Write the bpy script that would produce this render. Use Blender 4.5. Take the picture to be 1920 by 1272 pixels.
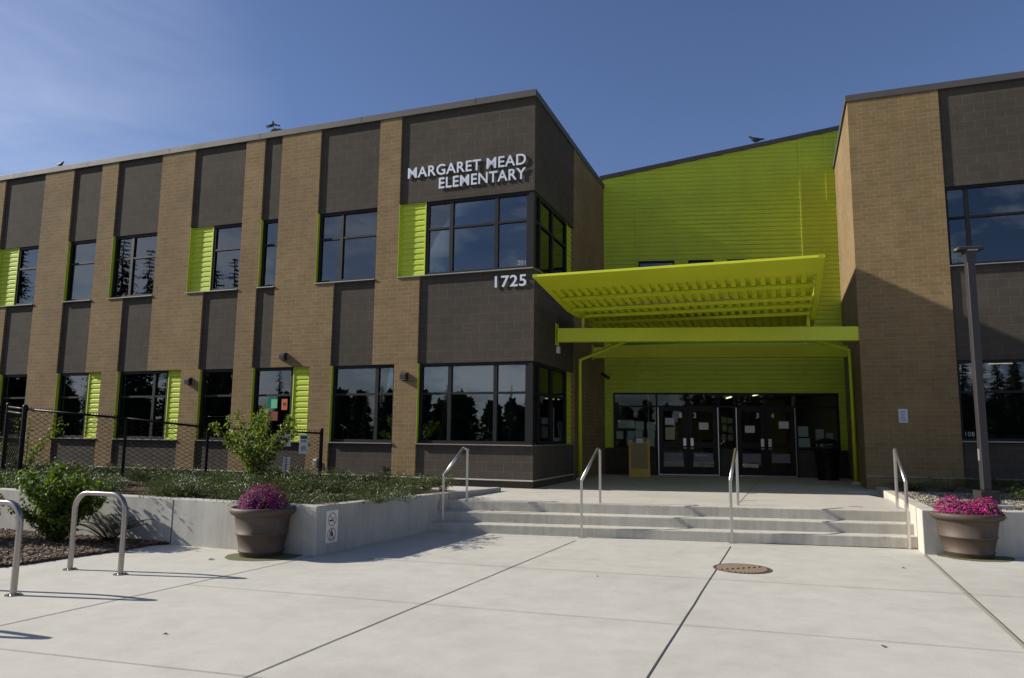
import bpy, bmesh, math, random
from math import sin, cos, pi, radians, sqrt, atan2
from mathutils import Vector, Matrix, noise
random.seed(7)
S = bpy.context.scene
for o in list(bpy.data.objects): bpy.data.objects.remove(o)
COL = S.collection

# ---------------------------------------------------------------- camera
F_PX, PITCH, ROLL, ZC = 1366.387, 0.1302625, 0.01042400, 1.60
cp, sp = cos(PITCH), sin(PITCH)
fwd = Vector((0, cp, sp)); rt = Vector((1, 0, 0)); up = Vector((0, -sp, cp))
r2 = rt*cos(ROLL) + up*sin(ROLL); u2 = -rt*sin(ROLL) + up*cos(ROLL)
cam = bpy.data.cameras.new('camera'); camo = bpy.data.objects.new('camera', cam); COL.objects.link(camo)
M = Matrix((r2, u2, -fwd)).transposed().to_4x4(); M.translation = Vector((0, 0, ZC)); camo.matrix_world = M
cam.sensor_fit = 'HORIZONTAL'; cam.sensor_width = 36; cam.lens = 36*F_PX/1920; cam.clip_start = .05; cam.clip_end = 3000
S.camera = camo
# ---------------------------------------------------------------- light
SUN_AZ, SUN_EL = radians(-6.8), radians(29.1)          # direction in which the light travels, height of the sun
w = bpy.data.worlds.new('World'); S.world = w; w.use_nodes = True
nt = w.node_tree; nt.nodes.clear()
def N(t, k, **kw):
    n = t.nodes.new(k)
    for a, b in kw.items(): setattr(n, a, b)
    return n
out = N(nt, 'ShaderNodeOutputWorld'); bg = N(nt, 'ShaderNodeBackground'); sky = N(nt, 'ShaderNodeTexSky')
sky.sky_type = 'NISHITA'; sky.sun_disc = False; sky.sun_elevation = SUN_EL
sky.sun_rotation = atan2(-cos(SUN_AZ), -sin(SUN_AZ)); sky.air_density = 1.0; sky.dust_density = .5; sky.ozone_density = 2.5; sky.altitude = 100
bg.inputs['Strength'].default_value = .061
tc = N(nt, 'ShaderNodeTexCoord'); mp = N(nt, 'ShaderNodeMapping'); mp.inputs['Scale'].default_value = (1, 1, 2.4)
no = N(nt, 'ShaderNodeTexNoise'); no.inputs['Scale'].default_value = 5.2; no.inputs['Detail'].default_value = 7; no.inputs['Roughness'].default_value = .62
cr = N(nt, 'ShaderNodeValToRGB'); cr.color_ramp.elements[0].position = .44; cr.color_ramp.elements[1].position = .58
sx = N(nt, 'ShaderNodeSeparateXYZ')
nt.links.new(tc.outputs['Generated'], mp.inputs['Vector']); nt.links.new(mp.outputs[0], no.inputs['Vector']); nt.links.new(no.outputs['Fac'], cr.inputs[0])
nt.links.new(tc.outputs['Generated'], sx.inputs[0])
def MR(t, a, b, c, d, link):
    m = N(t, 'ShaderNodeMapRange'); m.inputs[1].default_value = a; m.inputs[2].default_value = b; m.inputs[3].default_value = c; m.inputs[4].default_value = d
    t.links.new(link, m.inputs[0]); return m.outputs[0]
def MA(t, op, a, b):
    m = N(t, 'ShaderNodeMath', operation=op)
    for i, x in enumerate((a, b)):
        if isinstance(x, (int, float)): m.inputs[i].default_value = x
        else: t.links.new(x, m.inputs[i])
    return m.outputs[0]
south = MR(nt, .15, -.35, 0, 1, sx.outputs['Y']); low = MR(nt, .5, .08, 0, 1, sx.outputs['Z'])
puff = MA(nt, 'MULTIPLY', MA(nt, 'MULTIPLY', cr.outputs[0], south), low)
# thin high wisps on the sun's side
mp2 = N(nt, 'ShaderNodeMapping'); mp2.inputs['Scale'].default_value = (1.2, 1.0, 4.5); mp2.inputs['Rotation'].default_value = (.2, .5, .3)
no2 = N(nt, 'ShaderNodeTexNoise'); no2.inputs['Scale'].default_value = 1.7; no2.inputs['Detail'].default_value = 8; no2.inputs['Roughness'].default_value = .55; no2.inputs['Distortion'].default_value = .6
nt.links.new(tc.outputs['Generated'], mp2.inputs['Vector']); nt.links.new(mp2.outputs[0], no2.inputs['Vector'])
wisp = MA(nt, 'MULTIPLY', MR(nt, .38, .75, 0, .40, no2.outputs['Fac']), MR(nt, -.28, -.62, 0, 1, sx.outputs['X']))
cl = MA(nt, 'MAXIMUM', puff, wisp)
mx = N(nt, 'ShaderNodeMixRGB'); mx.inputs[2].default_value = (13, 13.4, 14.2, 1)
nt.links.new(cl, mx.inputs[0]); tn = N(nt, 'ShaderNodeMixRGB', blend_type='MULTIPLY'); tn.inputs[0].default_value = 1; tn.inputs[2].default_value = (1.04, 1.05, 1.27, 1); nt.links.new(sky.outputs[0], tn.inputs[1]); nt.links.new(tn.outputs[0], mx.inputs[1]); nt.links.new(mx.outputs[0], bg.inputs[0]); nt.links.new(bg.outputs[0], out.inputs[0])
sl = bpy.data.lights.new('sun', 'SUN'); sl.energy = 5.0; sl.angle = radians(.53); sl.color = (1, .94, .83)
so = bpy.data.objects.new('sun', sl); COL.objects.link(so)
so.rotation_euler = Vector((cos(SUN_AZ)*cos(SUN_EL), sin(SUN_AZ)*cos(SUN_EL), -sin(SUN_EL))).to_track_quat('-Z', 'Y').to_euler()
S.view_settings.view_transform = 'Standard'; S.view_settings.look = 'None'; S.view_settings.exposure = .48; S.view_settings.gamma = 1; S.view_settings.use_curve_mapping = False
S.render.engine = 'CYCLES'

# ---------------------------------------------------------------- materials
def mat(name, rgb=(.5,.5,.5), rough=.7, metal=0, spec=.5):
    m = bpy.data.materials.new(name); m.use_nodes = True
    b = m.node_tree.nodes['Principled BSDF']; b.inputs['Base Color'].default_value = (*rgb, 1); b.inputs['Roughness'].default_value = rough
    b.inputs['Metallic'].default_value = metal; b.inputs['Specular IOR Level'].default_value = spec
    return m
def P(m): return m.node_tree.nodes['Principled BSDF']
def coords(t, scale=(1,1,1), rot=(0,0,0)):
    c = N(t, 'ShaderNodeTexCoord'); m = N(t, 'ShaderNodeMapping'); m.inputs['Scale'].default_value = scale; m.inputs['Rotation'].default_value = rot
    t.links.new(c.outputs['Object'], m.inputs[0]); return m.outputs[0]
def noisef(t, vec, scale, detail=5, rough=.6):
    n = N(t, 'ShaderNodeTexNoise'); n.inputs['Scale'].default_value = scale; n.inputs['Detail'].default_value = detail; n.inputs['Roughness'].default_value = rough
    t.links.new(vec, n.inputs['Vector']); return n.outputs['Fac']
def ramp(t, f, stops):
    r = N(t, 'ShaderNodeValToRGB'); e = r.color_ramp.elements
    e[0].position, e[0].color = stops[0][0], (*stops[0][1], 1); e[1].position, e[1].color = stops[-1][0], (*stops[-1][1], 1)
    for p, c in stops[1:-1]:
        q = e.new(p); q.color = (*c, 1)
    t.links.new(f, r.inputs[0]); return r.outputs[0]
def mixc(t, f, a, b, mode='MIX'):
    m = N(t, 'ShaderNodeMixRGB', blend_type=mode)
    for i, x in ((0, f), (1, a), (2, b)):
        if isinstance(x, tuple): m.inputs[i].default_value = (*x, 1)
        elif isinstance(x, (int, float)): m.inputs[i].default_value = x
        else: t.links.new(x, m.inputs[i])
    return m.outputs[0]
def bump(m, h, strength=.3, dist=.01):
    t = m.node_tree; b = N(t, 'ShaderNodeBump'); b.inputs['Strength'].default_value = strength; b.inputs['Distance'].default_value = dist
    t.links.new(h, b.inputs['Height']); t.links.new(b.outputs[0], P(m).inputs['Normal'])
def setc(m, c): m.node_tree.links.new(c, P(m).inputs['Base Color'])

def masonry(name, bw, bh, off, c1, c2, mort, mortsize, dark=.35, bstr=.5):
    m = mat(name, rough=.92, spec=.2); t = m.node_tree
    c = N(t, 'ShaderNodeTexCoord'); s = N(t, 'ShaderNodeSeparateXYZ'); t.links.new(c.outputs['Object'], s.inputs[0])
    a = MA(t, 'ADD', s.outputs['X'], s.outputs['Y']); cb = N(t, 'ShaderNodeCombineXYZ'); t.links.new(a, cb.inputs[0]); t.links.new(s.outputs['Z'], cb.inputs[1])
    # slightly wandering joints
    nz = N(t, 'ShaderNodeTexNoise'); nz.inputs['Scale'].default_value = 5; t.links.new(c.outputs['Object'], nz.inputs['Vector'])
    vm = N(t, 'ShaderNodeVectorMath', operation='MULTIPLY_ADD'); vm.inputs[1].default_value = (.008, .008, 0); t.links.new(nz.outputs['Color'], vm.inputs[0]); t.links.new(cb.outputs[0], vm.inputs[2])
    b = N(t, 'ShaderNodeTexBrick'); t.links.new(vm.outputs[0], b.inputs['Vector'])
    b.offset = off; b.offset_frequency = 2; b.squash = 1
    b.inputs['Scale'].default_value = 1; b.inputs['Brick Width'].default_value = bw; b.inputs['Row Height'].default_value = bh
    b.inputs['Mortar Size'].default_value = mortsize; b.inputs['Mortar Smooth'].default_value = .15; b.inputs['Bias'].default_value = 0
    b.inputs['Color1'].default_value = (*c1, 1); b.inputs['Color2'].default_value = (*c2, 1); b.inputs['Mortar'].default_value = (*mort, 1)
    f1 = noisef(t, c.outputs['Object'], 38, 6, .7); f2 = noisef(t, c.outputs['Object'], .55, 4, .55); f3 = noisef(t, c.outputs['Object'], 3.1, 5, .6)
    col = mixc(t, .55, b.outputs['Color'], ramp(t, f1, [(.3, (.62,.62,.62)), (.7, (1.25,1.25,1.25))]), 'MULTIPLY')
    col = mixc(t, dark, col, ramp(t, f2, [(.35, (.72,.72,.74)), (.65, (1.18,1.16,1.12))]), 'MULTIPLY')
    col = mixc(t, .3, col, ramp(t, f3, [(.35, (.7,.7,.7)), (.65, (1.2,1.2,1.2))]), 'MULTIPLY')
    setc(m, col)
    h = MA(t, 'ADD', MA(t, 'MULTIPLY', b.outputs['Fac'], -1.0), MA(t, 'MULTIPLY', f1, .55)); bump(m, h, bstr, .006)
    return m
CMU = masonry('dark_split_block', .4064, .2032, .5, (.070,.059,.049), (.062,.053,.045), (.105,.092,.076), .005, .4, .8)
BRK = masonry('tan_brick', .295, .1016, .34, (.225,.157,.080), (.190,.133,.068), (.30,.23,.14), .0055, .45, .8)
def painted(name, rgb, rough=.38, var=.25):
    m = mat(name, rgb, rough); t = m.node_tree; v = coords(t)
    f = noisef(t, v, 1.1, 5, .6); f2 = noisef(t, coords(t, (9, 9, .6)), 3, 4)
    c = mixc(t, var, rgb, ramp(t, f, [(.3, tuple(x*.72 for x in rgb)), (.7, tuple(min(1, x*1.15) for x in rgb))]))
    c = mixc(t, .12, c, ramp(t, f2, [(.35, tuple(x*.6 for x in rgb)), (.6, rgb)])); setc(m, c)
    b = N(t, 'ShaderNodeMapRange'); b.inputs[3].default_value = rough*.8; b.inputs[4].default_value = min(1, rough*1.3); t.links.new(f, b.inputs[0]); t.links.new(b.outputs[0], P(m).inputs['Roughness'])
    return m
LIME = painted('lime_siding', (.44,.54,.030), .60, .45)
LIME2 = painted('lime_steel_paint', (.53,.60,.018), .42, .4)
COPE = painted('bronze_coping', (.075,.070,.070), .55); P(COPE).inputs['Specular IOR Level'].default_value = .3
LEDGE = painted('pale_ledge', (.42,.40,.36), .6)
SILL = painted('bronze_sill', (.30,.28,.26), .35); P(SILL).inputs['Metallic'].default_value = .5
ALU = painted('dark_window_frame', (.008,.0085,.011), .5); P(ALU).inputs['Specular IOR Level'].default_value = .25
ALUR = painted('brown_door_frame', (.014,.010,.009), .5); P(ALUR).inputs['Specular IOR Level'].default_value = .25
NUMM = mat('frosted_number', (.28,.33,.38), .7)
SILV = painted('silver_letter_metal', (.56,.60,.68), .4); P(SILV).inputs['Metallic'].default_value = .2
STEEL = painted('brushed_stainless', (.58,.56,.53), .32); P(STEEL).inputs['Metallic'].default_value = .92
RACKM = painted('worn_rack_steel', (.34,.32,.31), .26); P(RACKM).inputs['Metallic'].default_value = .95
def glass(name, tint, ior):
    m = bpy.data.materials.new(name); m.use_nodes = True; t = m.node_tree; t.nodes.clear()
    o = N(t, 'ShaderNodeOutputMaterial'); mixs = N(t, 'ShaderNodeMixShader'); fr = N(t, 'ShaderNodeFresnel'); fr.inputs[0].default_value = ior
    tr = N(t, 'ShaderNodeBsdfTransparent'); tr.inputs[0].default_value = (*tint, 1); gl = N(t, 'ShaderNodeBsdfGlossy'); gl.inputs['Roughness'].default_value = .004; gl.inputs[0].default_value = (.86,.93,1,1)
    c = N(t, 'ShaderNodeTexCoord'); f = noisef(t, c.outputs['Object'], .9, 2, .4); b = N(t, 'ShaderNodeBump'); b.inputs['Strength'].default_value = .05; b.inputs['Distance'].default_value = .02
    t.links.new(f, b.inputs['Height']); t.links.new(b.outputs[0], gl.inputs['Normal'])
    t.links.new(fr.outputs[0], mixs.inputs[0]); t.links.new(tr.outputs[0], mixs.inputs[1]); t.links.new(gl.outputs[0], mixs.inputs[2]); t.links.new(mixs.outputs[0], o.inputs[0]); return m
GLS = glass('tinted_window_glass', (.40,.46,.48), 1.98)
GLD = glass('door_glass', (.80,.84,.81), 1.42)
def concrete(name, rgb, stains=.35, holes=0, fine=60, streak=0, rough=.88, spots=False):
    m = mat(name, rgb, rough, spec=.25); t = m.node_tree; v = coords(t)
    fa = noisef(t, v, .45, 6, .6); fb = noisef(t, v, 3.3, 6, .65); fc = noisef(t, v, fine, 3, .7)
    col = mixc(t, stains, rgb, ramp(t, fa, [(.3, tuple(x*.70 for x in rgb)), (.5, rgb), (.72, tuple(x*1.13 for x in rgb))]))
    col = mixc(t, .4, col, ramp(t, fb, [(.32, (.80,.79,.76)), (.62, (1.05,1.05,1.05))]), 'MULTIPLY')
    col = mixc(t, .35, col, ramp(t, fc, [(.3, (.78,.78,.78)), (.7, (1.1,1.1,1.1))]), 'MULTIPLY')
    if streak:
        fs = noisef(t, coords(t, (7, 7, .35)), 1.4, 5, .6); col = mixc(t, streak, col, ramp(t, fs, [(.38, (.62,.60,.56)), (.58, (1.02,1.02,1.02))]), 'MULTIPLY')
    if holes:
        vo = N(t, 'ShaderNodeTexVoronoi'); vo.inputs['Scale'].default_value = holes; t.links.new(coords(t, (1, 1, .62)), vo.inputs['Vector'])
        big = noisef(t, v, 2.4, 3); th = MA(t, 'MULTIPLY', big, .30)
        hole = MA(t, 'LESS_THAN', vo.outputs['Distance'], MA(t, 'SUBTRACT', th, .105)); col = mixc(t, MA(t, 'MULTIPLY', hole, .62), col, (.12,.115,.105))
    if spots:
        vs = N(t, 'ShaderNodeTexVoronoi'); vs.inputs['Scale'].default_value = 4.2; t.links.new(v, vs.inputs['Vector'])
        sp_ = MA(t, 'LESS_THAN', vs.outputs['Distance'], MA(t, 'SUBTRACT', MA(t, 'MULTIPLY', noisef(t, v, 1.7, 2), .16), .075)); col = mixc(t, MA(t, 'MULTIPLY', sp_, .38), col, (.16,.15,.13))
        fd = noisef(t, coords(t, (1, 1, 1), (0, 0, .4)), 1.3, 7, .75); col = mixc(t, .3, col, ramp(t, fd, [(.36, (.80,.79,.77)), (.5, (1,1,1)), (.7, (1.06,1.06,1.06))]), 'MULTIPLY')
    setc(m, col); bump(m, MA(t, 'ADD', fc, MA(t, 'MULTIPLY', fb, .5)), .22, .004); return m
PAVE = concrete('plaza_concrete', (.488,.470,.420), .34, 0, 60, 0, .88, True)
PAVE2 = concrete('terrace_concrete', (.475,.452,.405), .34, 0, 60, 0, .88, True)
STEP = concrete('step_concrete', (.50,.475,.415), .45, 0, 50, .32)
_t = STEP.node_tree; _l = P(STEP).inputs['Base Color'].links[0].from_socket; _f = noisef(_t, coords(_t, (1, 1, 2.2)), 1.9, 8, .8); _m = ramp(_t, _f, [(.60, (0,0,0)), (.70, (.75,.75,.75))]); setc(STEP, mixc(_t, _m, _l, (.13,.12,.085)))
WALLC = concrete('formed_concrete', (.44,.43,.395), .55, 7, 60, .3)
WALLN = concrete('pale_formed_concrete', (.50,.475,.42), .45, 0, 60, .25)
DARK = mat('joint_filler', (.055,.052,.045), .95)
def soil(name, a, b, c, sc=34):
    m = mat(name, a, .95, spec=.15); t = m.node_tree; v = coords(t)
    vo = N(t, 'ShaderNodeTexVoronoi'); vo.inputs['Scale'].default_value = sc; t.links.new(v, vo.inputs['Vector'])
    f = noisef(t, v, 9, 5); col = ramp(t, vo.outputs['Color'], [(.2, a), (.6, b), (.9, c)]); col = mixc(t, .5, col, ramp(t, f, [(.35, (.5,.5,.5)), (.65, (1.3,1.3,1.3))]), 'MULTIPLY')
    setc(m, col); bump(m, vo.outputs['Distance'], .8, .02); return m
MULCH = soil('bark_mulch', (.045,.028,.018), (.10,.065,.04), (.17,.12,.08), 40)
GRAV = soil('pea_gravel', (.10,.085,.065), (.19,.165,.13), (.30,.27,.22), 45)
ASPH = mat('asphalt', (.06,.06,.06), .95)
GRASSG = soil('lawn', (.03,.05,.015), (.045,.07,.02), (.06,.09,.03), 3)
def leafm(name, rgb, tr=.35, rough=.5):
    m = mat(name, rgb, rough); t = m.node_tree
    o = N(t, 'ShaderNodeObjectInfo'); g = N(t, 'ShaderNodeNewGeometry'); 
    f = g.outputs['Random Per Island']
    c = ramp(t, f, [(0, tuple(x*.45 for x in rgb)), (.5, rgb), (1, (min(1, rgb[0]*1.9), min(1, rgb[1]*1.5), rgb[2]*1.4))]); setc(m, c)
    ou = t.nodes['Material Output']; tl = N(t, 'ShaderNodeBsdfTranslucent'); t.links.new(mixc(t, 1, c, (1.3,1.5,.5), 'MULTIPLY'), tl.inputs[0]); ms = N(t, 'ShaderNodeMixShader'); ms.inputs[0].default_value = tr
    t.links.new(P(m).outputs[0], ms.inputs[1]); t.links.new(tl.outputs[0], ms.inputs[2]); t.links.new(ms.outputs[0], ou.inputs['Surface']); return m
COTO = leafm('cotoneaster_leaf', (.062,.088,.030), .2, .42)
BRT = leafm('bright_shrub_leaf', (.075,.125,.020), .42)
SAPL = leafm('sapling_leaf', (.12,.17,.035), .4)
FERN = leafm('fern_leaf', (.028,.05,.018), .25)
CONI = leafm('conifer_needles', (.055,.080,.048), .08, .8)
PETM = leafm('magenta_petal', (.22,.010,.16), .3, .7)
PETM2 = leafm('pink_petal', (.36,.02,.19), .3, .7)
BARK = mat('bark', (.07,.05,.035), .95)
POTM = mat('brown_resin_pot', (.115,.078,.055), .62)
_t = POTM.node_tree; _v = coords(_t); setc(POTM, mixc(_t, .55, ramp(_t, noisef(_t, _v, 5, 6, .65), [(.3, (.048,.032,.023)), (.7, (.076,.051,.037))]), ramp(_t, noisef(_t, coords(_t, (8, 8, .8)), 2.2, 4), [(.35, (.051,.034,.024)), (.65, (.071,.048,.035))]))); bump(POTM, noisef(_t, _v, 90, 3), .15, .003)
BLK = mat('black_coated_steel', (.004,.0045,.006), .45, spec=.15)
MESHM = mat('black_vinyl_wire', (.004,.004,.005), .9, spec=.05)
BLKP = mat('black_paint', (.012,.012,.014), .55)
POLE = painted('bronze_pole_paint', (.026,.023,.025), .45)
PAPER = mat('paper', (.62,.64,.62), .8); PAPB = mat('bluish_paper', (.50,.55,.64), .8); PAPG = mat('green_paper', (.10,.42,.22), .8); PAPO = mat('orange_paper', (.48,.10,.03), .8); PAPR = mat('red_paper', (.20,.03,.025), .8)
INK = mat('ink', (.03,.03,.035), .8); INKB = mat('blue_ink', (.05,.08,.22), .8); RED = mat('sign_red', (.40,.02,.04), .5); WHT = mat('sign_white', (.70,.68,.62), .5); YEL = painted('yellow_board_paint', (.46,.30,.03), .5)
ORM = mat('orange_marking', (.60,.16,.05), .8); YLM = mat('yellow_marking', (.60,.45,.08), .8); RDM = mat('red_marking', (.45,.08,.07), .8)
IWALL = mat('interior_wall', (.30,.29,.26), .9); IFLR = mat('interior_floor', (.09,.085,.08), .5); ICEIL = mat('interior_ceiling', (.38,.38,.36), .9); IDRK = mat('interior_dark', (.07,.06,.055), .8)
IYEL = mat('interior_yellow', (.30,.26,.05), .8)
ROOF = mat('roof_membrane', (.20,.20,.20), .9)
LAMPL = mat('ceiling_lamp_light', (.9,.85,.6)); P(LAMPL).inputs['Emission Color'].default_value = (1, .85, .5, 1); P(LAMPL).inputs['Emission Strength'].default_value = 1.6
IRON = mat('rusty_iron', (.20,.14,.095), .8); _t = IRON.node_tree; setc(IRON, ramp(_t, noisef(_t, coords(_t), 20, 6), [(.3, (.05,.034,.024)), (.7, (.13,.095,.07))]))
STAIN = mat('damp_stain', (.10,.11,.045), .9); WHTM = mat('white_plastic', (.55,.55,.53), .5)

# ---------------------------------------------------------------- mesh helpers
class MB:
    def __init__(s): s.v = []; s.f = []; s.m = []; s.mi = 0; s.sm = []; s.smooth = False
    def add(s, vs, fs):
        n = len(s.v); s.v += [tuple(v) for v in vs]
        for f in fs: s.f.append(tuple(n+i for i in f)); s.m.append(s.mi); s.sm.append(s.smooth)
    def box(s, a, b):
        x0, y0, z0 = [min(p, q) for p, q in zip(a, b)]; x1, y1, z1 = [max(p, q) for p, q in zip(a, b)]
        s.add([(x0,y0,z0),(x1,y0,z0),(x1,y1,z0),(x0,y1,z0),(x0,y0,z1),(x1,y0,z1),(x1,y1,z1),(x0,y1,z1)],
              [(0,3,2,1),(4,5,6,7),(0,1,5,4),(1,2,6,5),(2,3,7,6),(3,0,4,7)])
    def prism(s, pts, z0, z1):
        """pts counter-clockwise in xy, z0/z1 numbers or lists"""
        n = len(pts); a = z0 if isinstance(z0, (list, tuple)) else [z0]*n; b = z1 if isinstance(z1, (list, tuple)) else [z1]*n
        s.add([(p[0], p[1], a[i]) for i, p in enumerate(pts)] + [(p[0], p[1], b[i]) for i, p in enumerate(pts)],
              [tuple(range(n-1, -1, -1)), tuple(range(n, 2*n))] + [(i, (i+1) % n, n+(i+1) % n, n+i) for i in range(n)])
    def ext(s, pts, d):
        """closed 3-D polygon extruded by the vector d"""
        n = len(pts); s.add([tuple(p) for p in pts] + [tuple(Vector(p)+Vector(d)) for p in pts], [tuple(range(n-1, -1, -1)), tuple(range(n, 2*n))] + [(i, (i+1) % n, n+(i+1) % n, n+i) for i in range(n)])
    def tube(s, pts, r, n=8, cap=True, sq=False, rr=None):
        pts = [Vector(p) for p in pts]; rings = []; prev = None
        for i, p in enumerate(pts):
            if i == 0: d = pts[1]-p
            elif i == len(pts)-1: d = p-pts[i-1]
            else: d = (pts[i+1]-p).normalized()+(p-pts[i-1]).normalized()
            d.normalize()
            if prev is None:
                a = Vector((0, 0, 1)) if abs(d.z) < .9 else Vector((1, 0, 0)); x = d.cross(a).normalized()
            else: x = (prev - d*prev.dot(d)).normalized()
            prev = x; y = d.cross(x); R = rr[i] if rr else r
            if 0 < i < len(pts)-1:
                c = (pts[i]-pts[i-1]).normalized().dot(d); k = 1/max(.5, c)
            else: k = 1
            ring = []
            for j in range(n):
                t = 2*pi*(j+.5)/n; ring.append(p + (x*cos(t)+y*sin(t))*R)
            rings.append(ring)
        vs = [v for r_ in rings for v in r_]; fs = []
        for i in range(len(rings)-1):
            for j in range(n): fs.append((i*n+j, i*n+(j+1) % n, (i+1)*n+(j+1) % n, (i+1)*n+j))
        if cap: fs.append(tuple(range(n-1, -1, -1))); fs.append(tuple((len(rings)-1)*n+j for j in range(n)))
        s.add(vs, fs)
    def lathe(s, prof, c=(0, 0), n=48, cap=True):
        vs = []; fs = []
        for r, z in prof:
            for j in range(n): t = 2*pi*j/n; vs.append((c[0]+r*cos(t), c[1]+r*sin(t), z))
        for i in range(len(prof)-1):
            for j in range(n): fs.append((i*n+j, i*n+(j+1) % n, (i+1)*n+(j+1) % n, (i+1)*n+j))
        if cap: fs.append(tuple(range(n-1, -1, -1))); fs.append(tuple((len(prof)-1)*n+j for j in range(n)))
        s.add(vs, fs)
    def build(s, name, mats, parent=None, bevel=0, label=None):
        me = bpy.data.meshes.new(name); me.from_pydata(s.v, [], s.f)
        for m in (mats if isinstance(mats, (list, tuple)) else [mats]): me.materials.append(m)
        me.polygons.foreach_set('material_index', s.m); me.polygons.foreach_set('use_smooth', s.sm); me.update()
        o = bpy.data.objects.new(name, me); COL.objects.link(o)
        if parent: o.parent = parent
        if bevel:
            b = o.modifiers.new('bevel', 'BEVEL'); b.width = bevel; b.segments = 2; b.limit_method = 'ANGLE'
        if label: o['label'] = label
        return o
def tag(o, label=None, cat=None, group=None, kind=None):
    for k, v in (('label', label), ('category', cat), ('group', group), ('kind', kind)):
        if v: o[k] = v
    return o
def empty(name, loc, rz, label, cat, group=None):
    o = bpy.data.objects.new(name, None); COL.objects.link(o); o.location = loc; o.rotation_euler = (0, 0, rz); return tag(o, label, cat, group)
def q(name, boxes, mats, parent, bevel=0, label=None):
    m = MB()
    for b in boxes: m.box(*b)
    return m.build(name, mats, parent, bevel, label)
def qs(name, boxes, mats, parent, bevel=0):
    for b in boxes: q(name, [b], mats, parent, bevel)
def copy_tree(o, parent=None):
    c = o.copy(); COL.objects.link(c); c.parent = parent
    for ch in list(o.children): copy_tree(ch, c)
    return c
def text_mesh(txt, bold, h, wid=None, depth=.0, cap='H'):
    """mesh of the text in the xz plane, origin at lower left, fitted to cap height h and width wid"""
    cu = bpy.data.curves.new('t', 'FONT'); cu.body = txt; cu.offset = bold; cu.extrude = .5; cu.size = 1; cu.resolution_u = 4; cu.space_character = 1.06
    o = bpy.data.objects.new('t', cu); COL.objects.link(o); bpy.context.view_layer.update()
    me = bpy.data.meshes.new_from_object(o.evaluated_get(bpy.context.evaluated_depsgraph_get())); bpy.data.objects.remove(o); bpy.data.curves.remove(cu)
    bm = bmesh.new(); bm.from_mesh(me); bpy.data.meshes.remove(me); bmesh.ops.remove_doubles(bm, verts=bm.verts, dist=1e-5)
    xs = [v.co.x for v in bm.verts]; ys = [v.co.y for v in bm.verts]; x0, x1, y0, y1 = min(xs), max(xs), min(ys), max(ys)
    sy = h/(y1-y0); sxx = (wid/(x1-x0)) if wid else sy
    for v in bm.verts: v.co = Vector(((v.co.x-x0)*sxx, -v.co.z*depth, (v.co.y-y0)*sy))
    return bm
def text_part(name, txt, m, parent, pos, h, wid=None, bold=0., depth=.002, rz=0):
    bm = text_mesh(txt, bold, h, wid, depth); me = bpy.data.meshes.new(name); bm.to_mesh(me); bm.free(); me.materials.append(m)
    o = bpy.data.objects.new(name, me); COL.objects.link(o); o.parent = parent; o.location = pos; o.rotation_euler = (0, 0, rz); return o
def split_islands(bm):
    seen = set(); res = []
    for f in bm.faces:
        if f.index in seen: continue
        st = [f]; seen.add(f.index); comp = []
        while st:
            g = st.pop(); comp.append(g)
            for e in g.edges:
                for h in e.link_faces:
                    if h.index not in seen: seen.add(h.index); st.append(h)
        res.append(comp)
    return res

YA, YC = -0.3560988, -0.1368254
PA = Vector((0.452805, 15.56044781, 0)); PB = Vector((7.93509915, 16.49931831, 0)); PC = Vector((2.77113094, 21.79325335, 0))
def wA(u, v, z=0): return PA + Vector((cos(YA)*u - sin(YA)*v, sin(YA)*u + cos(YA)*v, z))
def wB(u, v, z=0): return PB + Vector((cos(YA)*u - sin(YA)*v, sin(YA)*u + cos(YA)*v, z))
def wC(u, v, z=0): return PC + Vector((cos(YC)*u - sin(YC)*v, sin(YC)*u + cos(YC)*v, z))
TZ = .47

# ================================================================= the setting: ground, plaza, terrace, steps
m = MB(); m.add([(-900,-900,-.03),(900,-900,-.03),(900,900,-.03),(-900,900,-.03)], [(0,1,2,3)]); tag(m.build('ground', GRASSG), kind='structure')
m = MB(); m.add([(-60,-46,-.012),(60,-46,-.012),(60,-14,-.012),(-60,-14,-.012)], [(0,1,2,3)]); tag(m.build('road', ASPH), kind='structure')
m = MB(); m.add([(-16,-7,0),(18,-7,0),(18,16,0),(-16,16,0)], [(0,1,2,3)]); tag(m.build('plaza', PAVE), kind='structure')
def strip(mb, a, b, wd, z):
    a = Vector((a[0], a[1], 0)); b = Vector((b[0], b[1], 0)); d = (b-a).normalized(); n = Vector((-d.y, d.x, 0))*wd/2
    L = (b-a).length; k = max(1, int(L/.5)); prev = None
    for i in range(k+1):
        p = a+(b-a)*i/k + n.normalized()*(.006*noise.noise((p_:=a+(b-a)*i/k)*1.7)); l = p+n*(1+.25*noise.noise(p_*9)); r = p-n
        if prev: mb.add([(*prev[0].xy, z), (*prev[1].xy, z), (*r.xy, z), (*l.xy, z)], [(0,1,2,3)])
        prev = (l, r)
def lin(a, b, y):  # point on the line a-b at world y
    t = (y-a[1])/(b[1]-a[1]); return (a[0]+(b[0]-a[0])*t, y)
m = MB()
for a, b, y1 in (((-4.17,6.24),(-2.57,9.72),9.78), ((-1.73,5.02),(1.01,11.46),11.46), ((.92,5.1),(3.25,11.02),11.02), ((4.07,6.02),(5.8,10.46),10.44)):
    strip(m, lin(a, b, -6), lin(a, b, y1), .012, .004)
for a, b, wd in (((-1.24,12.1),(5.81,10.80),.006), ((-2.48,9.81),(5.26,7.72),.007), ((5.26,7.72),(9.5,6.57),.007), ((-3.39,7.92),(5.5,5.30),.005), ((-6.5,6.35),(1.2,4.25),.005), ((-8,3.6),(8,-.9),.005)):
    strip(m, a, b, wd, .006)
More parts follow.
